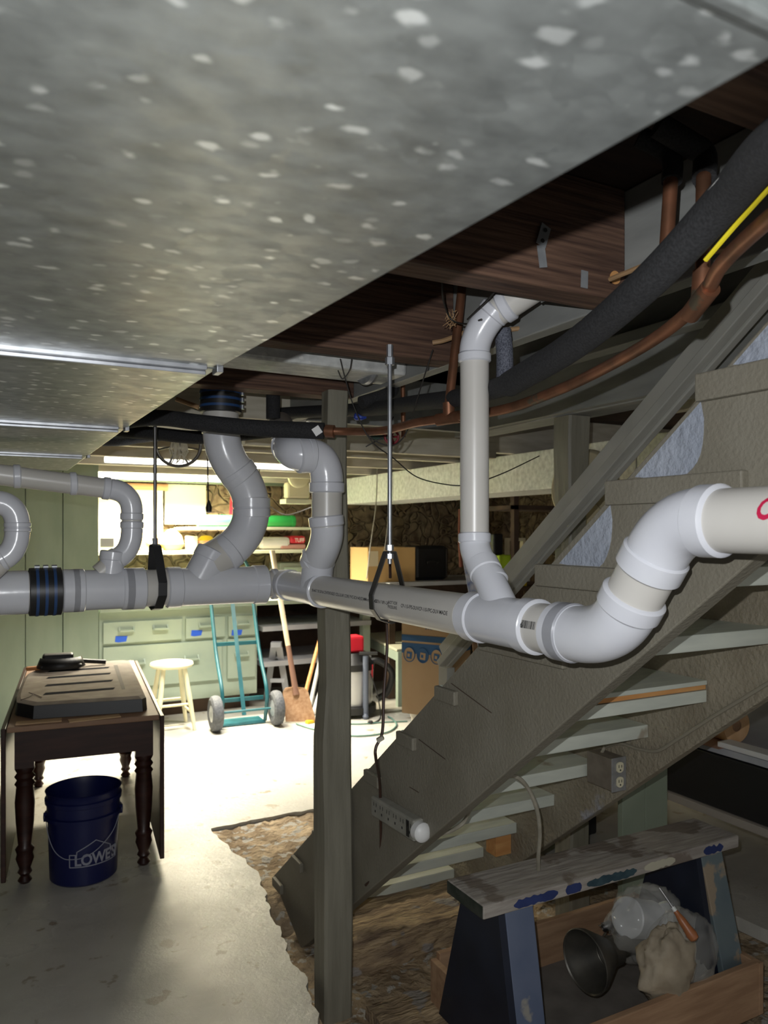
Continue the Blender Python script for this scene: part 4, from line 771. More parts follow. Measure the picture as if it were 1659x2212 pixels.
o = MB().lathe(onz(794, 1564) + UP * .014, RT, [(0.008, 0), (0.014, .01), (0.014, .03), (0.006, .04)], 10).build('plug', M_blk); tag(o, 'small black plug on the lit floor by the vacuum', 'plug')
# =================================================================== LOW TABLE, BOXES
lt = thing('low_table', 'low pale green-white table behind the blue-striped carton', 'table', onz(862, 1528))
ct = onz(862, 1526); ztop = 0.47
A1 = ct + Vector((-.02, 0, 0)); dA = (onz(777, 1372, ztop) - onz(861, 1413, ztop)); A2 = Vector((A1.x, A1.y, 0)) + Vector((dA.x, dA.y, 0)); nrm_ = Vector((A1.x, A1.y, 0))
per = FW.copy() * .32 + RT * .35; poly = [(A1.x, A1.y), (A2.x, A2.y), (A2.x + per.x, A2.y + per.y), (A1.x + per.x, A1.y + per.y)]
MB().prism(poly, 'z', ztop - 0.02, ztop).build('table_top', M_shelfw, lt, bevel=.003)
MB().bar(Vector((A1.x, A1.y, ztop - .06)) + per * .03, Vector((A2.x, A2.y, ztop - .06)) + per * .03, 0.02, 0.075).build('apron', M_gcab, lt)
for q_ in (A1 + per * .05, A2 + per * .05, A1 + per * .9): MB().bar(Vector((q_.x, q_.y, 0)), Vector((q_.x, q_.y, ztop - .021)), 0.04, 0.04, (0, 1, 0)).build('leg', M_gcab, lt)
bx_ = thing('moving_box', 'upside-down blue-striped cardboard moving carton behind the handrail foot', 'box', P(915, 1545, 4.5))
bc0, bc1 = P(868, 1528, 4.5), P(970, 1560, 4.35); dv = Vector((bc1.x - bc0.x, bc1.y - bc0.y, 0)); wv_ = dv.length; dvn = dv.normalized(); dn = Vector((-dvn.y, dvn.x, 0)); zb = 0.375; hb_ = 0.60
o3 = Vector((bc0.x, bc0.y, zb))
mb = MB(); vs = [o3 + dvn * a + dn * b + UP * c for c in (0, hb_) for a, b in ((0, 0), (wv_, 0), (wv_, wv_), (0, wv_))]; mb.add(vs, [(0, 3, 2, 1), (4, 5, 6, 7), (0, 1, 5, 4), (1, 2, 6, 5), (2, 3, 7, 6), (3, 0, 4, 7)]); mb.build('carton_body', M_box, bx_)
def onbox(u, v, e=0.0015): return o3 + dvn * u - dn * e + UP * v
for v0, v1 in ((0.424, 0.459), (0.352, 0.412)):
    MB().add([onbox(0, v0), onbox(wv_, v0 + (.0)), onbox(wv_, v1), onbox(0, v1)], [(0, 1, 2, 3)]).build('blue_stripe', M_boxb, bx_)
    MB().add([o3 + dvn * (wv_ + .0015) + dn * a + UP * b for a, b in ((0, v0), (wv_, v0), (wv_, v1), (0, v1))], [(0, 1, 2, 3)]).build('blue_stripe', M_boxb, bx_)
for i in range(3):
    cu, cv = 0.05 + i * 0.088, 0.345; mb = MB(); ring = [(cu + 0.036 * math.cos(t), cv + 0.042 * math.sin(t)) for t in [2 * PI * k / 24 for k in range(24)]]; mb.add([onbox(a, b, .0025) for a, b in ring], [tuple(range(24))]); mb.build('emblem_disc', M_boxb if i == 1 else M_box, bx_)
    mb = MB(); mb.tube([onbox(a, b, .003) for a, b in ring + ring[:1]], 0.0025, 6); mb.build('emblem_ring', M_boxb, bx_)
    mb = MB(); mb.add([onbox(cu + a, cv + b, .0045) for a, b in ((-.018, -.022), (.016, -.026), (.02, .014), (-.014, .018))], [(0, 1, 2, 3)]); mb.build('emblem_picture', M_box if i == 1 else M_boxb, bx_)
    mb = MB(); mb.add([onbox(cu + a, cv + b, .005) for a, b in ((-.011, -.012), (.004, -.014), (.006, .004), (-.009, .006))], [(0, 1, 2, 3)]); mb.build('emblem_detail', M_boxb if i == 1 else M_box, bx_)
lettering('PACK', 0.045, lambda u, v: onbox(0.265 - u, 0.528 - v, .002), M_boxb, bx_)
bk2 = thing('bucket', 'off-white bucket standing under the blue-striped carton', 'bucket', (o3 + dvn * .13 + dn * .13) * 1.0); bk2.location.z = 0
bb = o3 + dvn * .14 + dn * .14; MB().lathe((bb.x, bb.y, 0.0), (0, 0, 1), [(0.12, 0), (0.135, 0.34), (0.14, 0.345), (0.14, 0.372)], 32).build('bucket_body', mat('offwhite', (0.5, 0.48, 0.42), None, .5), bk2, smooth=True)
# right bench with box and suitcase
RBZ = 1.0
rb_ = MB().box(3.10, 4.6, 5.75, 6.5, RBZ - 0.035, RBZ).build('bench_board', M_gry, bevel=.003); tag(rb_, 'grey bench board carrying the plain carton and black case', 'bench')
for x in (3.12, 4.5): MB().box(x, x + .06, 5.8, 5.86, 0, RBZ - .036).build('bench_leg', M_brownwd, rb_)
tag(MB().box(3.05, 4.6, 6.55, 6.6, 0.0, 0.9).build('plywood_sheet', M_brownwd), 'dark brown plywood below the grey bench board', 'board')
def by(px): return ony(px, 1150, 5.95).x
cb = thing('carton', 'plain open cardboard carton on the grey bench board', 'box', (by(832), 6.05, RBZ))
MB().box(by(783), by(885), 5.85, 6.2, RBZ + .001, RBZ + .30).build('carton_body', mat('light_cardboard', (0.62, 0.40, 0.17), None, .85), cb, bevel=.003)
MB().box(by(785), by(805), 5.845, 5.849, RBZ + .14, RBZ + .27).build('tape_patch', mat('pale_tape', (0.75, 0.65, 0.45), None, .4), cb)
su = thing('hard_case', 'black hard carrying case standing on the grey bench board', 'case', (by(925), 6.1, RBZ))
MB().box(by(892), by(960), 5.9, 6.15, RBZ + .001, RBZ + .31).build('case_shell', M_blk, su, bevel=.03); MB().box(by(958), by(962) + .01, 5.92, 6.13, RBZ + .02, RBZ + .29).build('case_rim', M_dsteel, su, bevel=.01)
MB().tube(cr([(by(915), 5.89, RBZ + .15), (by(915), 5.87, RBZ + .17), (by(935), 5.87, RBZ + .17), (by(935), 5.89, RBZ + .15)], 5), .008, 8).build('handle', M_blk, su, smooth=True)
wire([P(994, 1100, 5.2), P(993, 1170, 5.2), P(996, 1225, 5.2)], 0.012, mat('rust_red', (0.16, 0.04, 0.02), None, .7), 'thin rust-red pipe on the stone wall left of the tall white pipe', name='wall_pipe', cat='pipe')
pk = MB().bar(P(1015, 1195, 4.0), P(1060, 1742, 4.0), 0.05, 0.012, FW).build('board_offcut', M_crate); tag(pk, 'narrow wooden board standing behind the lower elbow', 'board')
pk2 = MB().prism([(0, 0), (1, 0), (1, 1)], 'z', 0, 1)
pb = MB().bar(P(1004, 1180, 3.9), P(1105, 1757, 3.9), 0.045, 0.01, FW).build('plastic_sack', mat('sack_white', (0.55, 0.55, 0.58), (0.15, 0.2, 0.4), .4, scale=30), bevel=.004); tag(pb, 'slim white and blue plastic sack standing behind the lower elbow', 'bag')
# far dark shelving with tool cases
fs_ = thing('shelf_rack', 'dark shelf rack in shadow left of the far post', 'shelves', (3.6, 4.4, 0))
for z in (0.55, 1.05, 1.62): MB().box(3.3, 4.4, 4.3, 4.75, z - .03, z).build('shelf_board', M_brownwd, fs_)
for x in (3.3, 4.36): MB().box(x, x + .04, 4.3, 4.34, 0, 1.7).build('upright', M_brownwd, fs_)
def fx(px): return ony(px, 1150, 4.45).x
tc_ = thing('tool_case', 'lime green tool case with black latch on the shadowy rack', 'tool case', (fx(1090), 4.4, 1.05))
MB().box(fx(1062), fx(1112), 4.36, 4.6, 1.052, 1.27).build('case_body', M_lime, tc_, bevel=.01); MB().box(fx(1093), fx(1106), 4.35, 4.358, 1.055, 1.13).build('latch', M_blk, tc_)
yc = MB().box(fx(1086), fx(1112), 4.31, 4.355, 1.052, 1.12).build('yellow_box', M_yelp, bevel=.004); tag(yc, 'yellow plastic box in front of the lime tool case', 'box')
wf = thing('picture_frame', 'small pale wooden frame standing on the lime tool case', 'frame', (fx(1105), 4.4, 1.27))
mb = MB(); mb.box(fx(1088), fx(1126), 4.4, 4.44, 1.37, 1.39); mb.box(fx(1121), fx(1126), 4.4, 4.44, 1.272, 1.37); mb.box(fx(1088), fx(1092), 4.4, 4.44, 1.272, 1.37); mb.build('frame_bars', M_hand, wf)
dl = MB().box(fx(1058), fx(1078), 4.40, 4.5, 1.272, 1.42).build('drill_battery', M_blk, bevel=.01); tag(dl, 'black power tool left of the small wooden frame', 'tool')
# round lid behind far post
ld = thing('round_lid', 'large round cream lid hanging on edge behind the far post', 'lid', P(1262, 1055, 3.05))
lc = P(1258, 1054, 3.32); ldir = (FW * -0.66 + RT * -0.74 + UP * 0.03).normalized()
MB().lathe(lc, ldir, [(0.001, 0.012), (0.11, 0.012), (0.135, 0.004), (0.155, 0.004), (0.165, -0.004), (0.17, -0.02), (0.16, -0.024), (0.001, -0.01)], 48).build('lid_disc', M_lid, ld, smooth=True)
u_, v_ = frame_of(ldir); mb = MB()
for k in range(8): a = 2 * PI * k / 8; d_ = u_ * math.cos(a) + v_ * math.sin(a); mb.bar(lc + ldir * .014 + d_ * 0.03, lc + ldir * .012 + d_ * 0.15, 0.008, 0.008, ldir)
mb.build('lid_ribs', M_lid, ld)
mb = MB(); mb.tube([lc + UP * .15 - ldir * .02, Vector((lc.x, lc.y, 2.09))], .004, 6); mb.build('hanging_cord', M_wire, ld)
rr_ = MB().lathe(P(1150, 1242, 3.3), (0, 0, 1), [(0.02, 0), (0.03, 0.01), (0.012, 0.03)], 12)
# =================================================================== RIGHT UNDER-STAIR CORNER
gp = thing('plank_panel', 'green painted two-plank panel standing behind the far stringer', 'panel', (2.28, 2.12, 0))
for i, (x0, x1) in enumerate(((2.09, 2.205), (2.21, 2.325))): MB().box(x0, x1, 2.08 + .003 * i, 2.105, 0.0, 1.55).build('plank', M_pgreen, gp, bevel=.002)
MB().bar((2.333, 2.12, 0.06), (2.333, 2.12, 0.17), .02, .01, (0, 1, 0)).build('wood_chip', M_oak, gp)
ub = thing('storage_bench', 'white-topped storage bench holding a black bin, right edge', 'bench', (2.9, 1.6, 0))
MB().box(2.50, 3.4, 0.6, 2.75, 0.585, 0.61).build('bench_top', M_gry, ub, bevel=.002)
MB().box(2.50, 3.4, 0.6, 2.75, 0.335, 0.365).build('lower_shelf', mat('grey_strip', (0.30, 0.27, 0.24), None, .7), ub, bevel=.002)
for x, y in ((3.3, 0.7), (3.3, 2.65)): MB().box(x, x + .06, y, y + .06, 0, 0.584).build('leg', M_gry, ub)
MB().box(3.36, 3.39, 0.76, 2.64, 0.367, 0.583).build('back_panel', M_blk, ub)
bb_ = MB().box(2.515, 3.2, 0.65, 2.7, 0.368, 0.575).build('black_bin', M_blk, bevel=.006); tag(bb_, 'long black plastic bin between the storage bench shelves', 'bin')
br_ = MB().box(2.50, 2.57, 0.75, 2.0, 0.612, 0.632).build('white_plank', M_white, bevel=.002); tag(br_, 'narrow whitish plank lying on the storage bench edge', 'board')
pr = thing('paper_roll', 'roll of brown paper lying on the storage bench', 'roll', (2.66, 2.2, 0.61))
rc = P(1592, 1572, 2.98); MB().lathe((rc.x, rc.y, 0.612 + .068), (0.08, 1, 0), [(0.022, 0.004), (0.022, 0), (0.067, 0), (0.068, 0.004), (0.068, 0.6)], 32).build('roll_body', M_paper, pr, smooth=True)
MB().lathe((rc.x, rc.y, 0.612 + .068), (0.08, 1, 0), [(0.001, 0.002), (0.020, 0.002), (0.020, 0.0), (0.023, -0.001), (0.023, .003)], 24).build('roll_core', M_crate, pr, smooth=True)
bs = MB().box(rc.x - .13, rc.x + .02, rc.y - .02, rc.y + .55, 0.611, 0.6125).build('paper_sheet', mat('pinkish_paper', (0.35, 0.2, 0.14), None, .8)); tag(bs, 'brown paper sheet under the paper roll', 'paper')
dk_ = MB().box(2.0, 2.6, 2.75, 3.2, 0.0, 0.42).build('void_block', M_blk, bevel=.01); tag(dk_, 'added black block standing in for the dark void behind the green plank panel', 'tub')  # block added to keep the gap under the stairs dark, covering lit floor
# outlet box and conduit on the far stringer
OB = onx(1290, 1670, 1.728)
ob = thing('outlet_box', 'grey metal outlet box with two ivory sockets on the far stringer', 'outlet', OB)
bxx0, bxx1 = 1.615, 1.7285; oy = OB.y; oz = OB.z
oy0, oz0 = onx(1350, 1660, 1.66).y, 0
OC = onx(1338, 1673, 1.70); cY = OC.y + 0.104; cZ = OC.z
MB().box(1.672, 1.7285, cY - 0.10, cY + 0.005, cZ - .048, cZ + .048).build('box_body', mat('grey_metal_box', (0.17, 0.14, 0.11), (0.22, 0.19, 0.15), .6, .2, scale=30), ob, bevel=.002)
MB().box(1.670, 1.7284, cY - 0.104, cY - 0.1005, cZ - .051, cZ + .051).build('face_plate', mat('dull_plate', (0.22, 0.22, 0.22), (0.30, 0.30, 0.30), .5, .3, scale=30), ob, bevel=.002)
for dzv in (-0.022, 0.022):
    s0 = MB(); cxv = 1.70; ring = [(cxv + max(-.013, min(.013, 0.016 * math.cos(t))), cZ + dzv + 0.016 * math.sin(t)) for t in [2 * PI * k / 28 for k in range(28)]]; so_ = s0.prism(ring, 'y', cY - .108, cY - .1042).build('socket', M_ivory, ob)
    mb = MB(); mb.box(cxv - .007, cxv - .005, cY - .1088, cY - .1082, cZ + dzv - .001, cZ + dzv + .008); mb.box(cxv + .004, cxv + .006, cY - .1088, cY - .1082, cZ + dzv - .001, cZ + dzv + .007); mb.lathe((cxv, cY - .1082, cZ + dzv - .008), (0, -1, 0), [(.0026, 0), (.0026, .0006)], 10)
    z_ = mb.build('slots', M_ink, ob); z_.parent = so_; z_.location = (0, 0, 0)
wire([Vector((1.70, cY - .03, cZ + .045)), Vector((1.705, cY - .035, cZ + .06)), onx(1310, 1612, 1.722), onx(1340, 1606, 1.722), onx(1380, 1618, 1.722), onx(1420, 1622, 1.722), onx(1462, 1598, 1.722), onx(1540, 1548, 1.722), onx(1620, 1500, 1.722), onx(1700, 1450, 1.722)], 0.0052, mat('painted_cable', (0.26, 0.235, 0.18), None, .6), 'painted grey cable running from the outlet box up the far stringer')
# power strip on near stringer
ps = thing('power_strip', 'dusty white power strip screwed to the near stringer', 'power strip', onx(860, 1760, 1.05))
pa, pb_ = onx(812, 1738, 1.045), onx(915, 1800, 1.045); dp = (pb_ - pa).normalized(); upn = dp.cross(Vector((1, 0, 0))).normalized()
if upn.z < 0: upn = -upn
MB().bar(pa, pb_ - dp * .025, 0.035, 0.058, upn).build('strip_body', M_dull, ps, bevel=.006)
Lp = (pb_ - pa).length
fxs = lambda t, v, e=.0185: pa + dp * t + upn * v + Vector((-e, 0, 0))
mb = MB()
for i in range(6):
    t = 0.03 + i * 0.040
    for a, b, w2_, h2_ in ((-.009, .006, .003, .011), (.006, .006, .003, .011), (-.002, -.011, .006, .007)): mb.add([fxs(t + a, b), fxs(t + a + w2_, b), fxs(t + a + w2_, b + h2_), fxs(t + a, b + h2_)], [(0, 1, 2, 3)])
mb.build('sockets', M_ink, ps)
MB().add([fxs(Lp - .062, -.022), fxs(Lp - .045, -.022), fxs(Lp - .045, .022), fxs(Lp - .062, .022)], [(0, 1, 2, 3)]).build('switch', M_blk, ps)
MB().lathe(pb_ - dp * .025, dp, [(0.026, 0), (0.026, 0.022), (0.020, 0.03), (0.008, 0.034)], 24).build('end_cap', M_white, ps, smooth=True)
wire([onx(918, 1808, 1.05), P(960, 1800, 2.1), P(1000, 1778, 2.15), P(1022, 1735, 2.1), P(1050, 1705, 2.05), P(1090, 1680, 2.0), P(1115, 1678, 2.0), P(1140, 1702, 2.05), P(1160, 1750, 2.1), P(1166, 1800, 2.15), P(1163, 1848, 2.2), P(1163, 1880, 2.25)], 0.0058, M_gcord, 'grey-white cable looping from the power strip across the treads')
# =================================================================== TABLE AND WHAT IS ON IT
tr = math.radians(-6)
tb = thing('drop_leaf_table', 'dark mahogany drop-leaf table with turned legs at left', 'table', (0.40, 3.42, 0), tr)
TW, TL, TZ = 0.58, 1.42, 0.66
MB().box(-TW / 2, TW / 2, -0.08, TL, TZ - .022, TZ).build('table_top', M_tabt, tb, local=True, bevel=.004)
MB().box(-TW / 2 + .045, TW / 2 - .05, -0.02, 0.0, TZ - .16, TZ - .023).build('apron', M_mah, tb, local=True)
MB().box(TW / 2 - .07, TW / 2 - .05, 0, TL - .1, TZ - .16, TZ - .023).build('apron', M_mah, tb, local=True); MB().box(-TW / 2 + .05, -TW / 2 + .07, 0, TL - .1, TZ - .16, TZ - .023).build('apron', M_mah, tb, local=True)
prof = [(0.016, 0), (0.024, 0.012), (0.014, 0.03), (0.024, 0.045), (0.018, 0.06), (0.03, 0.10), (0.026, 0.12), (0.032, 0.14), (0.022, 0.155), (0.03, 0.25), (0.033, 0.33), (0.028, 0.395), (0.034, 0.405), (0.026, 0.42), (0.034, 0.435), (0.026, 0.45), (0.033, 0.465), (0.033, 0.475)]
for x, y in ((-TW / 2 + .06, 0.02), (TW / 2 - .055, 0.02), (TW / 2 - .055, TL - .12), (-TW / 2 + .06, TL - .12)):
    mb = MB(); mb.lathe((x, y, 0), (0, 0, 1), [(r_ * 1.15, h_) for r_, h_ in prof], 24); mb.box(x - .036, x + .036, y - .036, y + .036, 0.475, TZ - .023); mb.build('leg', M_mah, tb, local=True, smooth=True, ang=50)
for sg in (1, -1):
    mb = MB(); mb.box(min(sg * TW / 2 + sg * .003, sg * TW / 2 + sg * .021), max(sg * TW / 2 + sg * .003, sg * TW / 2 + sg * .021), -0.08, TL, 0.05, TZ - .004); o = mb.build('drop_leaf', M_mah, tb, local=True, bevel=.003)
# ribbed plastic lid
ldz = TZ + .002
lid = thing('ribbed_panel', 'dusty black plastic panel with dark slots lying on the table', 'panel', (0.40, 3.42, ldz), tr)
poly = [(-.25, .10), (-.275, .16), (-.28, .45), (-.27, .78), (-.24, .90), (-.16, .99), (-.05, 1.05), (.22, 1.08), (.245, 1.05), (.25, .03), (.23, 0.0), (-.20, .03)]
_c = cr([Vector((x, y, 0)) for x, y in poly[:8]], 5); poly = [(p.x, p.y) for p in _c] + poly[8:]
def scaled(f): cxp, cyp = 0, .52; return [(cxp + (x - cxp) * f, cyp + (y - cyp) * f) for x, y in poly]
def loft(rings, name, m, par, local=True, bevel=0):
    vs = []; fs = []; n = len(rings[0][0])
    for pl_, z in rings: vs += [(x, y, z) for x, y in pl_]
    for i in range(len(rings) - 1):
        for k in range(n): a, b = i * n + k, i * n + (k + 1) % n; fs.append((a, b, b + n, a + n))
    fs += [tuple(range(n))[::-1], tuple(range((len(rings) - 1) * n, len(rings) * n))]
    return MB().add(vs, fs).build(name, m, par, local=local, bevel=bevel)
loft([(scaled(1.0), 0.0), (scaled(.985), 0.052)], 'panel_rim', M_blk, lid)
loft([(scaled(.984), 0.0525), (scaled(.93), 0.062)], 'panel_face', M_dust, lid, bevel=.004)
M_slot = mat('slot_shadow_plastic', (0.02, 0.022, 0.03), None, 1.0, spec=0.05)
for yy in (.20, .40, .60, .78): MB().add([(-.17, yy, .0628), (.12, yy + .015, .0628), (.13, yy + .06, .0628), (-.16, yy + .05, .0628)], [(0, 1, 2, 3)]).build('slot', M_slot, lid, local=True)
MB().add([(.155, .2, .0628), (.17, .2, .0628), (.17, .88, .0628), (.15, .88, .0628)], [(0, 1, 2, 3)]).build('slot', mat('dark_groove', (.12, .1, .08), None, .8), lid, local=True)
for pl_, lb in ((MB().box(0, .17, 0, .055, 0, .004), 'left'), (MB().box(0, .2, 0, .05, 0, .004), 'right')):
    o = pl_.build('cardboard_scrap', M_box, origin=(0, 0, 0)); o.location = (0.135, 3.39, TZ + .001) if lb == 'left' else (0.33, 3.335, TZ + .001); o.rotation_euler = (0, 0, tr + (.0 if lb == 'left' else .12)); tag(o, 'small cardboard scrap on the %s front edge of the table' % lb, 'cardboard')
fc = onz(132, 1442, TZ + .07)
fm = thing('face_shield', 'black face shield with a padded band lying on the dusty panel', 'visor', (fc.x, fc.y, TZ + .0655), tr)
mb = MB(); n_ = 12; vs = []
for i in range(n_ + 1):
    a = PI * (0.05 + 0.9 * i / n_); vs += [(0.12 * math.cos(a), -0.11 * math.sin(a), 0.012), (0.10 * math.cos(a), -0.08 * math.sin(a), 0.062)]
mb.add(vs, [(2 * i, 2 * i + 1, 2 * i + 3, 2 * i + 2) for i in range(n_)]); o = mb.build('visor', M_blk, fm, local=True, smooth=True); sd = o.modifiers.new('s', 'SOLIDIFY'); sd.thickness = .004
MB().box(-.09, .06, -.01, .06, .04, .075).build('brow_pad', M_blk, fm, local=True, bevel=.012); MB().box(-.10, .10, -.07, .06, .012, .03).build('face_frame', M_rub, fm, local=True, bevel=.008)
MB().tube(cr([(.09, .03, .03), (.15, .05, .02), (.22, .05, .012)], 5), .012, 8).build('head_band', M_blk, fm, local=True, smooth=True)
og = MB().box(-.035, .035, -.018, .018, 0, .02).build('orange_glove', mat('orange_thing', (.6, .25, .08), None, .7), origin=(0, 0, 0), bevel=.008); p_ = onz(72, 1448, TZ + .066); og.location = (p_.x, p_.y, TZ + .066); tag(og, 'small orange scrap left of the face shield', 'scrap')
tw = MB().tube(cr([onz(45, 1512, TZ + .07), onz(62, 1506, TZ + .07), onz(70, 1500, TZ + .068), onz(62, 1496, TZ + .075), onz(75, 1500, TZ + .067), onz(90, 1506, TZ + .067)], 5), .0015, 6).build('bent_wire', M_brnc); tag(tw, 'little bent wire on the dusty panel', 'wire')
# =================================================================== BLUE BUCKET
bq = onz(181, 1888); bu = thing('bucket', 'dark blue plastic bucket with white lettering under the table', 'bucket', (bq.x, bq.y, 0))
mb = MB(); mb.lathe((bq.x, bq.y, 0), (0, 0, 1), [(0.001, 0.004), (0.124, 0.0), (0.132, 0.008), (0.140, 0.255), (0.152, 0.257), (0.153, 0.272), (0.143, 0.275), (0.144, 0.315), (0.150, 0.318), (0.151, 0.335), (0.144, 0.338), (0.147, 0.362), (0.150, 0.366), (0.144, 0.368), (0.138, 0.34), (0.128, 0.012), (0.001, 0.010)], 56, caps=False); mb.build('bucket_body', M_bkt, bu, smooth=True)
camdir = math.atan2(-bq.y, -bq.x)
def onb(ang, z, e=0.0012): r = 0.132 + 0.008 * (z - .008) / .247 + e; return Vector((bq.x + r * math.cos(ang), bq.y + r * math.sin(ang), z))
def lg(u, v): return onb(camdir - 0.22 + u / 0.135, 0.055 + v + 0.03 * 0)
mb = MB(); E = lambda u, v: onb(camdir - 0.40 + u / .135, .085 + v + u * -.0, .0016)
line = [(0, 0), (0, .05), (.028, .05), (.028, .062), (.10, .10), (.165, .062), (.165, .05), (.20, .05), (.20, 0), (0, 0)]
dense = []
for a, b in zip(line, line[1:]):
    for k in range(8): dense.append((a[0] + (b[0] - a[0]) * k / 8, a[1] + (b[1] - a[1]) * k / 8))
dense.append(line[-1]); mb.tube([E(a, b) for a, b in dense], .0022, 6); mb.build('logo_outline', M_bktw, bu)
BOLD = 0.03
lettering("LOWE'S", 0.062, lambda u, v: E(u * 0.86 + .018, v + .006), M_bktw, bu, 0.95)
hp_ = [onb(camdir + t, z, .006) for t, z in ((-1.5, .262), (-1.2, .20), (-.9, .15), (-.6, .125), (-.35, .12), (0, .125), (.4, .15), (.9, .2), (1.4, .262))]
MB().tube(cr(hp_, 6), .0018, 6).build('bail_handle', M_bktw, bu)
for t in (-1.5, 1.45): MB().lathe(onb(camdir + t, .262, -.002), (math.cos(camdir + t), math.sin(camdir + t), 0), [(.02, 0), (.018, .016), (.001, .018)], 16).build('handle_lug', M_bkt, bu, smooth=True)
# =================================================================== SAWHORSE
SF = 1.22
def sp(px, py, z): return onz(px, py, z)
sz = CH - 0.81 * SF; x0, x1 = 0.97 * SF, 1.80 * SF; y0, y1 = 1.372 * SF, 1.518 * SF
sw = thing('sawhorse', 'old blue-painted sawhorse with a dusty plank top beneath the stairs', 'sawhorse', ((x0 + x1) / 2, (y0 + y1) / 2, 0))
mb = MB(); nseg = 40
ring = lambda x: [(x, y0, sz - .035), (x, y1, sz - .035), (x, y1, sz), (x, y0, sz)]
mb.box(x0, x1, y0, y1, sz - .038, sz).build('top_plank', M_saw, sw, bevel=.004)
# paint remains on the plank's front edge
def edge_patch(px0, px1, m, seedv):
    xa, xb = ony(px0, 1850, y0).x, ony(px1, 1850, y0).x; up_ = []; dn_ = []
    for i in range(31):
        t = i / 30; x = xa + (xb - xa) * t; w_ = min(1, 9 * t, 9 * (1 - t)) * (.75 + .25 * noise.noise(Vector((x * 60, seedv * 3, 9))))
        up_.append((x, sz - .004 - .012 * (1 - w_) - abs(noise.noise(Vector((x * 40, seedv, 0)))) * .012)); dn_.append((x, sz - .037 + .012 * (1 - w_) + abs(noise.noise(Vector((x * 40, seedv, 5)))) * .010))
    MB().prism(up_ + dn_[::-1], 'y', y0 - .0012, y0 + .001).build('paint_patch', m, sw)
M_bp = mat('flaking_blue', (0.02, 0.035, 0.13), (0.03, 0.05, 0.17), .5, scale=20); M_tp = mat('flaking_teal', (0.02, 0.05, 0.07), (0.04, 0.08, 0.10), .5, scale=40); M_wp = mat('flaking_cream', (0.52, 0.49, 0.38), None, .6)
edge_patch(1110, 1205, M_bp, 1); edge_patch(1222, 1256, M_bp, 2); edge_patch(1268, 1375, M_tp, 3); edge_patch(1392, 1458, M_wp, 4); edge_patch(1520, 1562, M_bp, 5)
FZ = -0.045; spf = 0.085
def legq(x, side, m, w_=0.085):
    yy = y0 + .012 if side < 0 else y1 - .012; top_ = Vector((x, yy, sz - .039)); bot = Vector((x + (0.015 if x > 1.7 else -.03), yy + side * spf * 1.15, FZ)); MB().bar(top_, bot, 0.03, w_, (1, 0, 0)).build('leg', m, sw, bevel=.003)
# boards of each end: front leg shows its wide face toward -y
def legf(x, side, m, wx=0.095):
    yy = y0 + .018 if side < 0 else y1 - .018; a = Vector((x, yy, sz - .039)); b = Vector((x + (.03 if x > 1.7 else -.005), yy + side * spf, FZ)); MB().bar(a, b, wx, 0.028, (0, -1, 0)).build('leg', m, sw, bevel=.003)
for x, sd_, m in ((x0 + .122, -1, M_bleg), (x0 + .122, 1, M_bleg), (x1 - .125, -1, M_gleg), (x1 - .125, 1, M_gleg)): legf(x, sd_, m)
MB().box(x0 - .0015, x0 + .001, y0 + .003, y1 - .003, sz - .036, sz - .003).build('paint_patch', mat('dark_green_end', (0.02, 0.03, 0.02), (0.05, 0.055, 0.045), .7, scale=30), sw)
for x, in ((x0 + .062,), (x1 - .186,)):
    pz = sz - .04; MB().prism([(y0 + .004, pz), (y1 - .004, pz), (y1 + .125, FZ + .02), (y0 - spf * .93, FZ + .02)], 'x', x - .011, x + .011).build('end_panel', M_navy, sw)
# =================================================================== CRATE AND CONTENTS
cx0, cx1, cy0, cy1 = 1.29, 2.13, 1.575, 2.06; cz = -0.06
ctn = thing('wooden_tray', 'long open brown wooden tray around the sawhorse feet', 'tray', (1.8, 1.75, cz))
MB().box(cx0, cx1, cy0 - .022, cy0, cz, 0.105).build('side_board', M_crate, ctn, bevel=.003); MB().box(cx0, cx1, cy1, cy1 + .022, cz, 0.10).build('side_board', M_crate, ctn, bevel=.003)
MB().box(cx0 - .022, cx0, cy0 - .022, cy1 + .022, cz, 0.08).build('end_board', M_crate, ctn, bevel=.003); MB().box(cx1, cx1 + .022, cy0 - .022, cy1 + .022, cz, 0.10).build('end_board', M_crate, ctn, bevel=.003)
MB().box(cx0, cx1, cy0, cy1, cz, cz + .012).build('bottom_sheet', M_crate2, ctn)
bt = cz + .013
# funnel-mouthed tin fitting
fcn = P(1262, 2078, 2.28); fd = (P(1350, 2030, 2.36) - P(1262, 2078, 2.28)).normalized(); fd = Vector((fd.x, fd.y, -0.05)).normalized()
fu = thing('funnel', 'dark metal funnel lying on its side with its mouth toward the viewer', 'funnel', fcn)
fa = fcn - fd * .02
fdir = (RT * .86 + FW * .5).normalized()
MB().lathe(fcn, fdir, [(0.086, 0.004), (0.089, 0), (0.092, 0.002), (0.088, 0.02), (0.05, 0.085), (0.042, 0.095), (0.042, 0.13), (0.030, 0.14), (0.026, 0.24), (0.022, 0.24), (0.026, 0.14), (0.036, 0.12), (0.046, 0.083), (0.082, 0.018), (0.086, 0.004)], 40, caps=False).build('cone', mat('tarnished_tin', (0.09, 0.085, 0.075), (0.13, 0.12, 0.10), .45, .7, scale=20), fu, smooth=True)
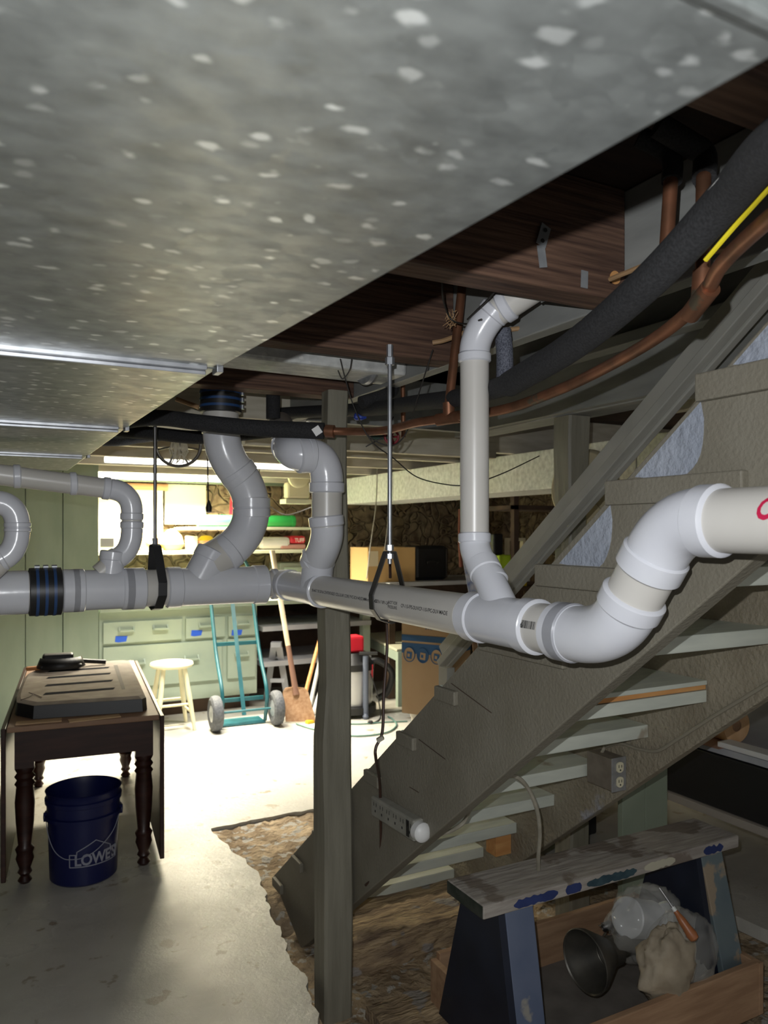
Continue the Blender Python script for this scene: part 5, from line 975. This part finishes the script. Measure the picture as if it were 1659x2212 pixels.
# clear plastic bag with contents
bgc = P(1430, 2020, 2.42)
def blob(cn, rx, ry, rz, amp, name, m, par, fq=8, sq=24, zmin=None):
    vs = []; fs = []; nu, nv = 48, 26
    for j in range(nv + 1):
        th = PI * j / nv
        for i in range(nu):
            ph_ = 2 * PI * i / nu; d_ = Vector((math.sin(th) * math.cos(ph_), math.sin(th) * math.sin(ph_), math.cos(th))); q_ = 1 + amp * noise.noise(d_ * fq * .35 + Vector((sq, 0, 0))) + amp * .6 * abs(noise.noise(d_ * fq + Vector((sq, 5, 0))))
            p = cn + Vector((d_.x * rx, d_.y * ry, d_.z * rz)) * q_
            if zmin is not None and p.z < zmin: p.z = zmin
            vs.append(p)
    for j in range(nv):
        for i in range(nu): a, b = j * nu + i, j * nu + (i + 1) % nu; fs.append((a, b, b + nu, a + nu))
    return MB().add(vs, fs).build(name, m, par, smooth=True, ang=80)
M_bag = mat('clear_plastic', (0.85, 0.84, 0.78), None, .18, alpha=.19, spec=1.0)
M_inner = mat('dusty_brown_paper_bag', (0.30, 0.25, 0.18), (0.44, 0.37, 0.27), .7, scale=12, bump=.4)
pbg = thing('plastic_bag', 'crumpled clear plastic bag stuffed with odds and ends under the sawhorse', 'bag', (bgc.x, bgc.y, bt))
blob(P(1395, 1995, 2.40), .125, .09, .105, .28, 'bag_film', M_bag, pbg, 7, 11, bt)
blob(P(1475, 2055, 2.34), .115, .08, .12, .2, 'bag_film', M_bag, pbg, 6, 17, bt)
ib = blob(P(1440, 2090, 2.22), .085, .06, .10, .45, 'paper_wad', M_inner, None, 6, 3, bt) if 0 else blob(P(1440, 2088, 2.26), .10, .055, .11, .3, 'paper_bag', M_inner, None, 6, 3, bt)
tag(ib, 'crumpled brown paper bag in front of the clear plastic bag', 'bag')
cn_ = P(1375, 1985, 2.42); can = thing('metal_can', 'pale grey metal can tipped over inside the clear bag', 'can', cn_)
cdv = (RT * .75 - UP * .35 + FW * .5).normalized(); MB().lathe(cn_ - cdv * .05, cdv, [(0.001, .002), (0.056, 0), (0.060, .004), (0.060, .12), (0.062, .124), (0.057, .128), (0.001, .126)], 36).build('can_body', mat('pale_tin', (0.58, 0.60, 0.63), (0.66, 0.68, .70), .4, .2, scale=14), can, smooth=True)
c2 = P(1448, 1988, 2.50); MB().lathe(c2, (RT * .3 + FW * .9), [(0.05, 0), (0.055, .004), (0.055, .02), (.001, .024)], 32).build('can_lid', mat('pale_tin', (0, 0, 0)), can, smooth=True)
hd = thing('file_handle', 'turned orange wooden tool handle sticking out of the bag', 'tool', P(1480, 2000, 2.18))
ha, hb2 = P(1459, 1968, 2.20), P(1503, 2032, 2.16); hv = (hb2 - ha).normalized(); hl = (hb2 - ha).length
MB().lathe(ha, hv, [(.007, 0), (.008, .012), (.009, .014), (.012, .03), (.0125, hl * .55), (.016, hl * .8), (.013, hl * .95), (.004, hl)], 18).build('handle', mat('orange_handle', (0.36, 0.13, 0.05), None, .4), hd, smooth=True)
MB().lathe(ha - hv * .012, hv, [(.006, 0), (.007, .014)], 12).build('ferrule', M_white, hd, smooth=True)
MB().tube([ha - hv * .01, ha - hv * .07 + UP * -.0], .003, 6).build('tang', M_dsteel, hd)
ch_ = MB()
rng = random.Random(3)
for i in range(60):
    a = P(1250 + rng.uniform(40, 190), 2010 + rng.uniform(-15, 55), 2.42 + rng.uniform(-.03, .05)); ch_.tube([a, a + Vector((rng.uniform(-.05, .05), rng.uniform(-.03, .03), rng.uniform(-.02, .02)))], .002, 5)
tag(ch_.build('wire_tangle', mat('tangle_grey', (.14, .12, .10), None, .6)), 'tangle of dull grey wire between funnel and clear bag', 'wire', kind='stuff')
for i, (px, py) in enumerate(((1335, 1998), (1322, 2012), (1300, 2005))):
    o = MB().lathe(P(px, py, 2.44), (RT + UP * .4), [(.010, 0), (.014, .006), (.014, .03), (.010, .036)], 12).build('pipe_fitting', M_dsteel, smooth=True); tag(o, 'small dull metal fitting on the wire tangle, the %s one' % ('uppermost', 'middle', 'leftmost')[i], 'fitting')
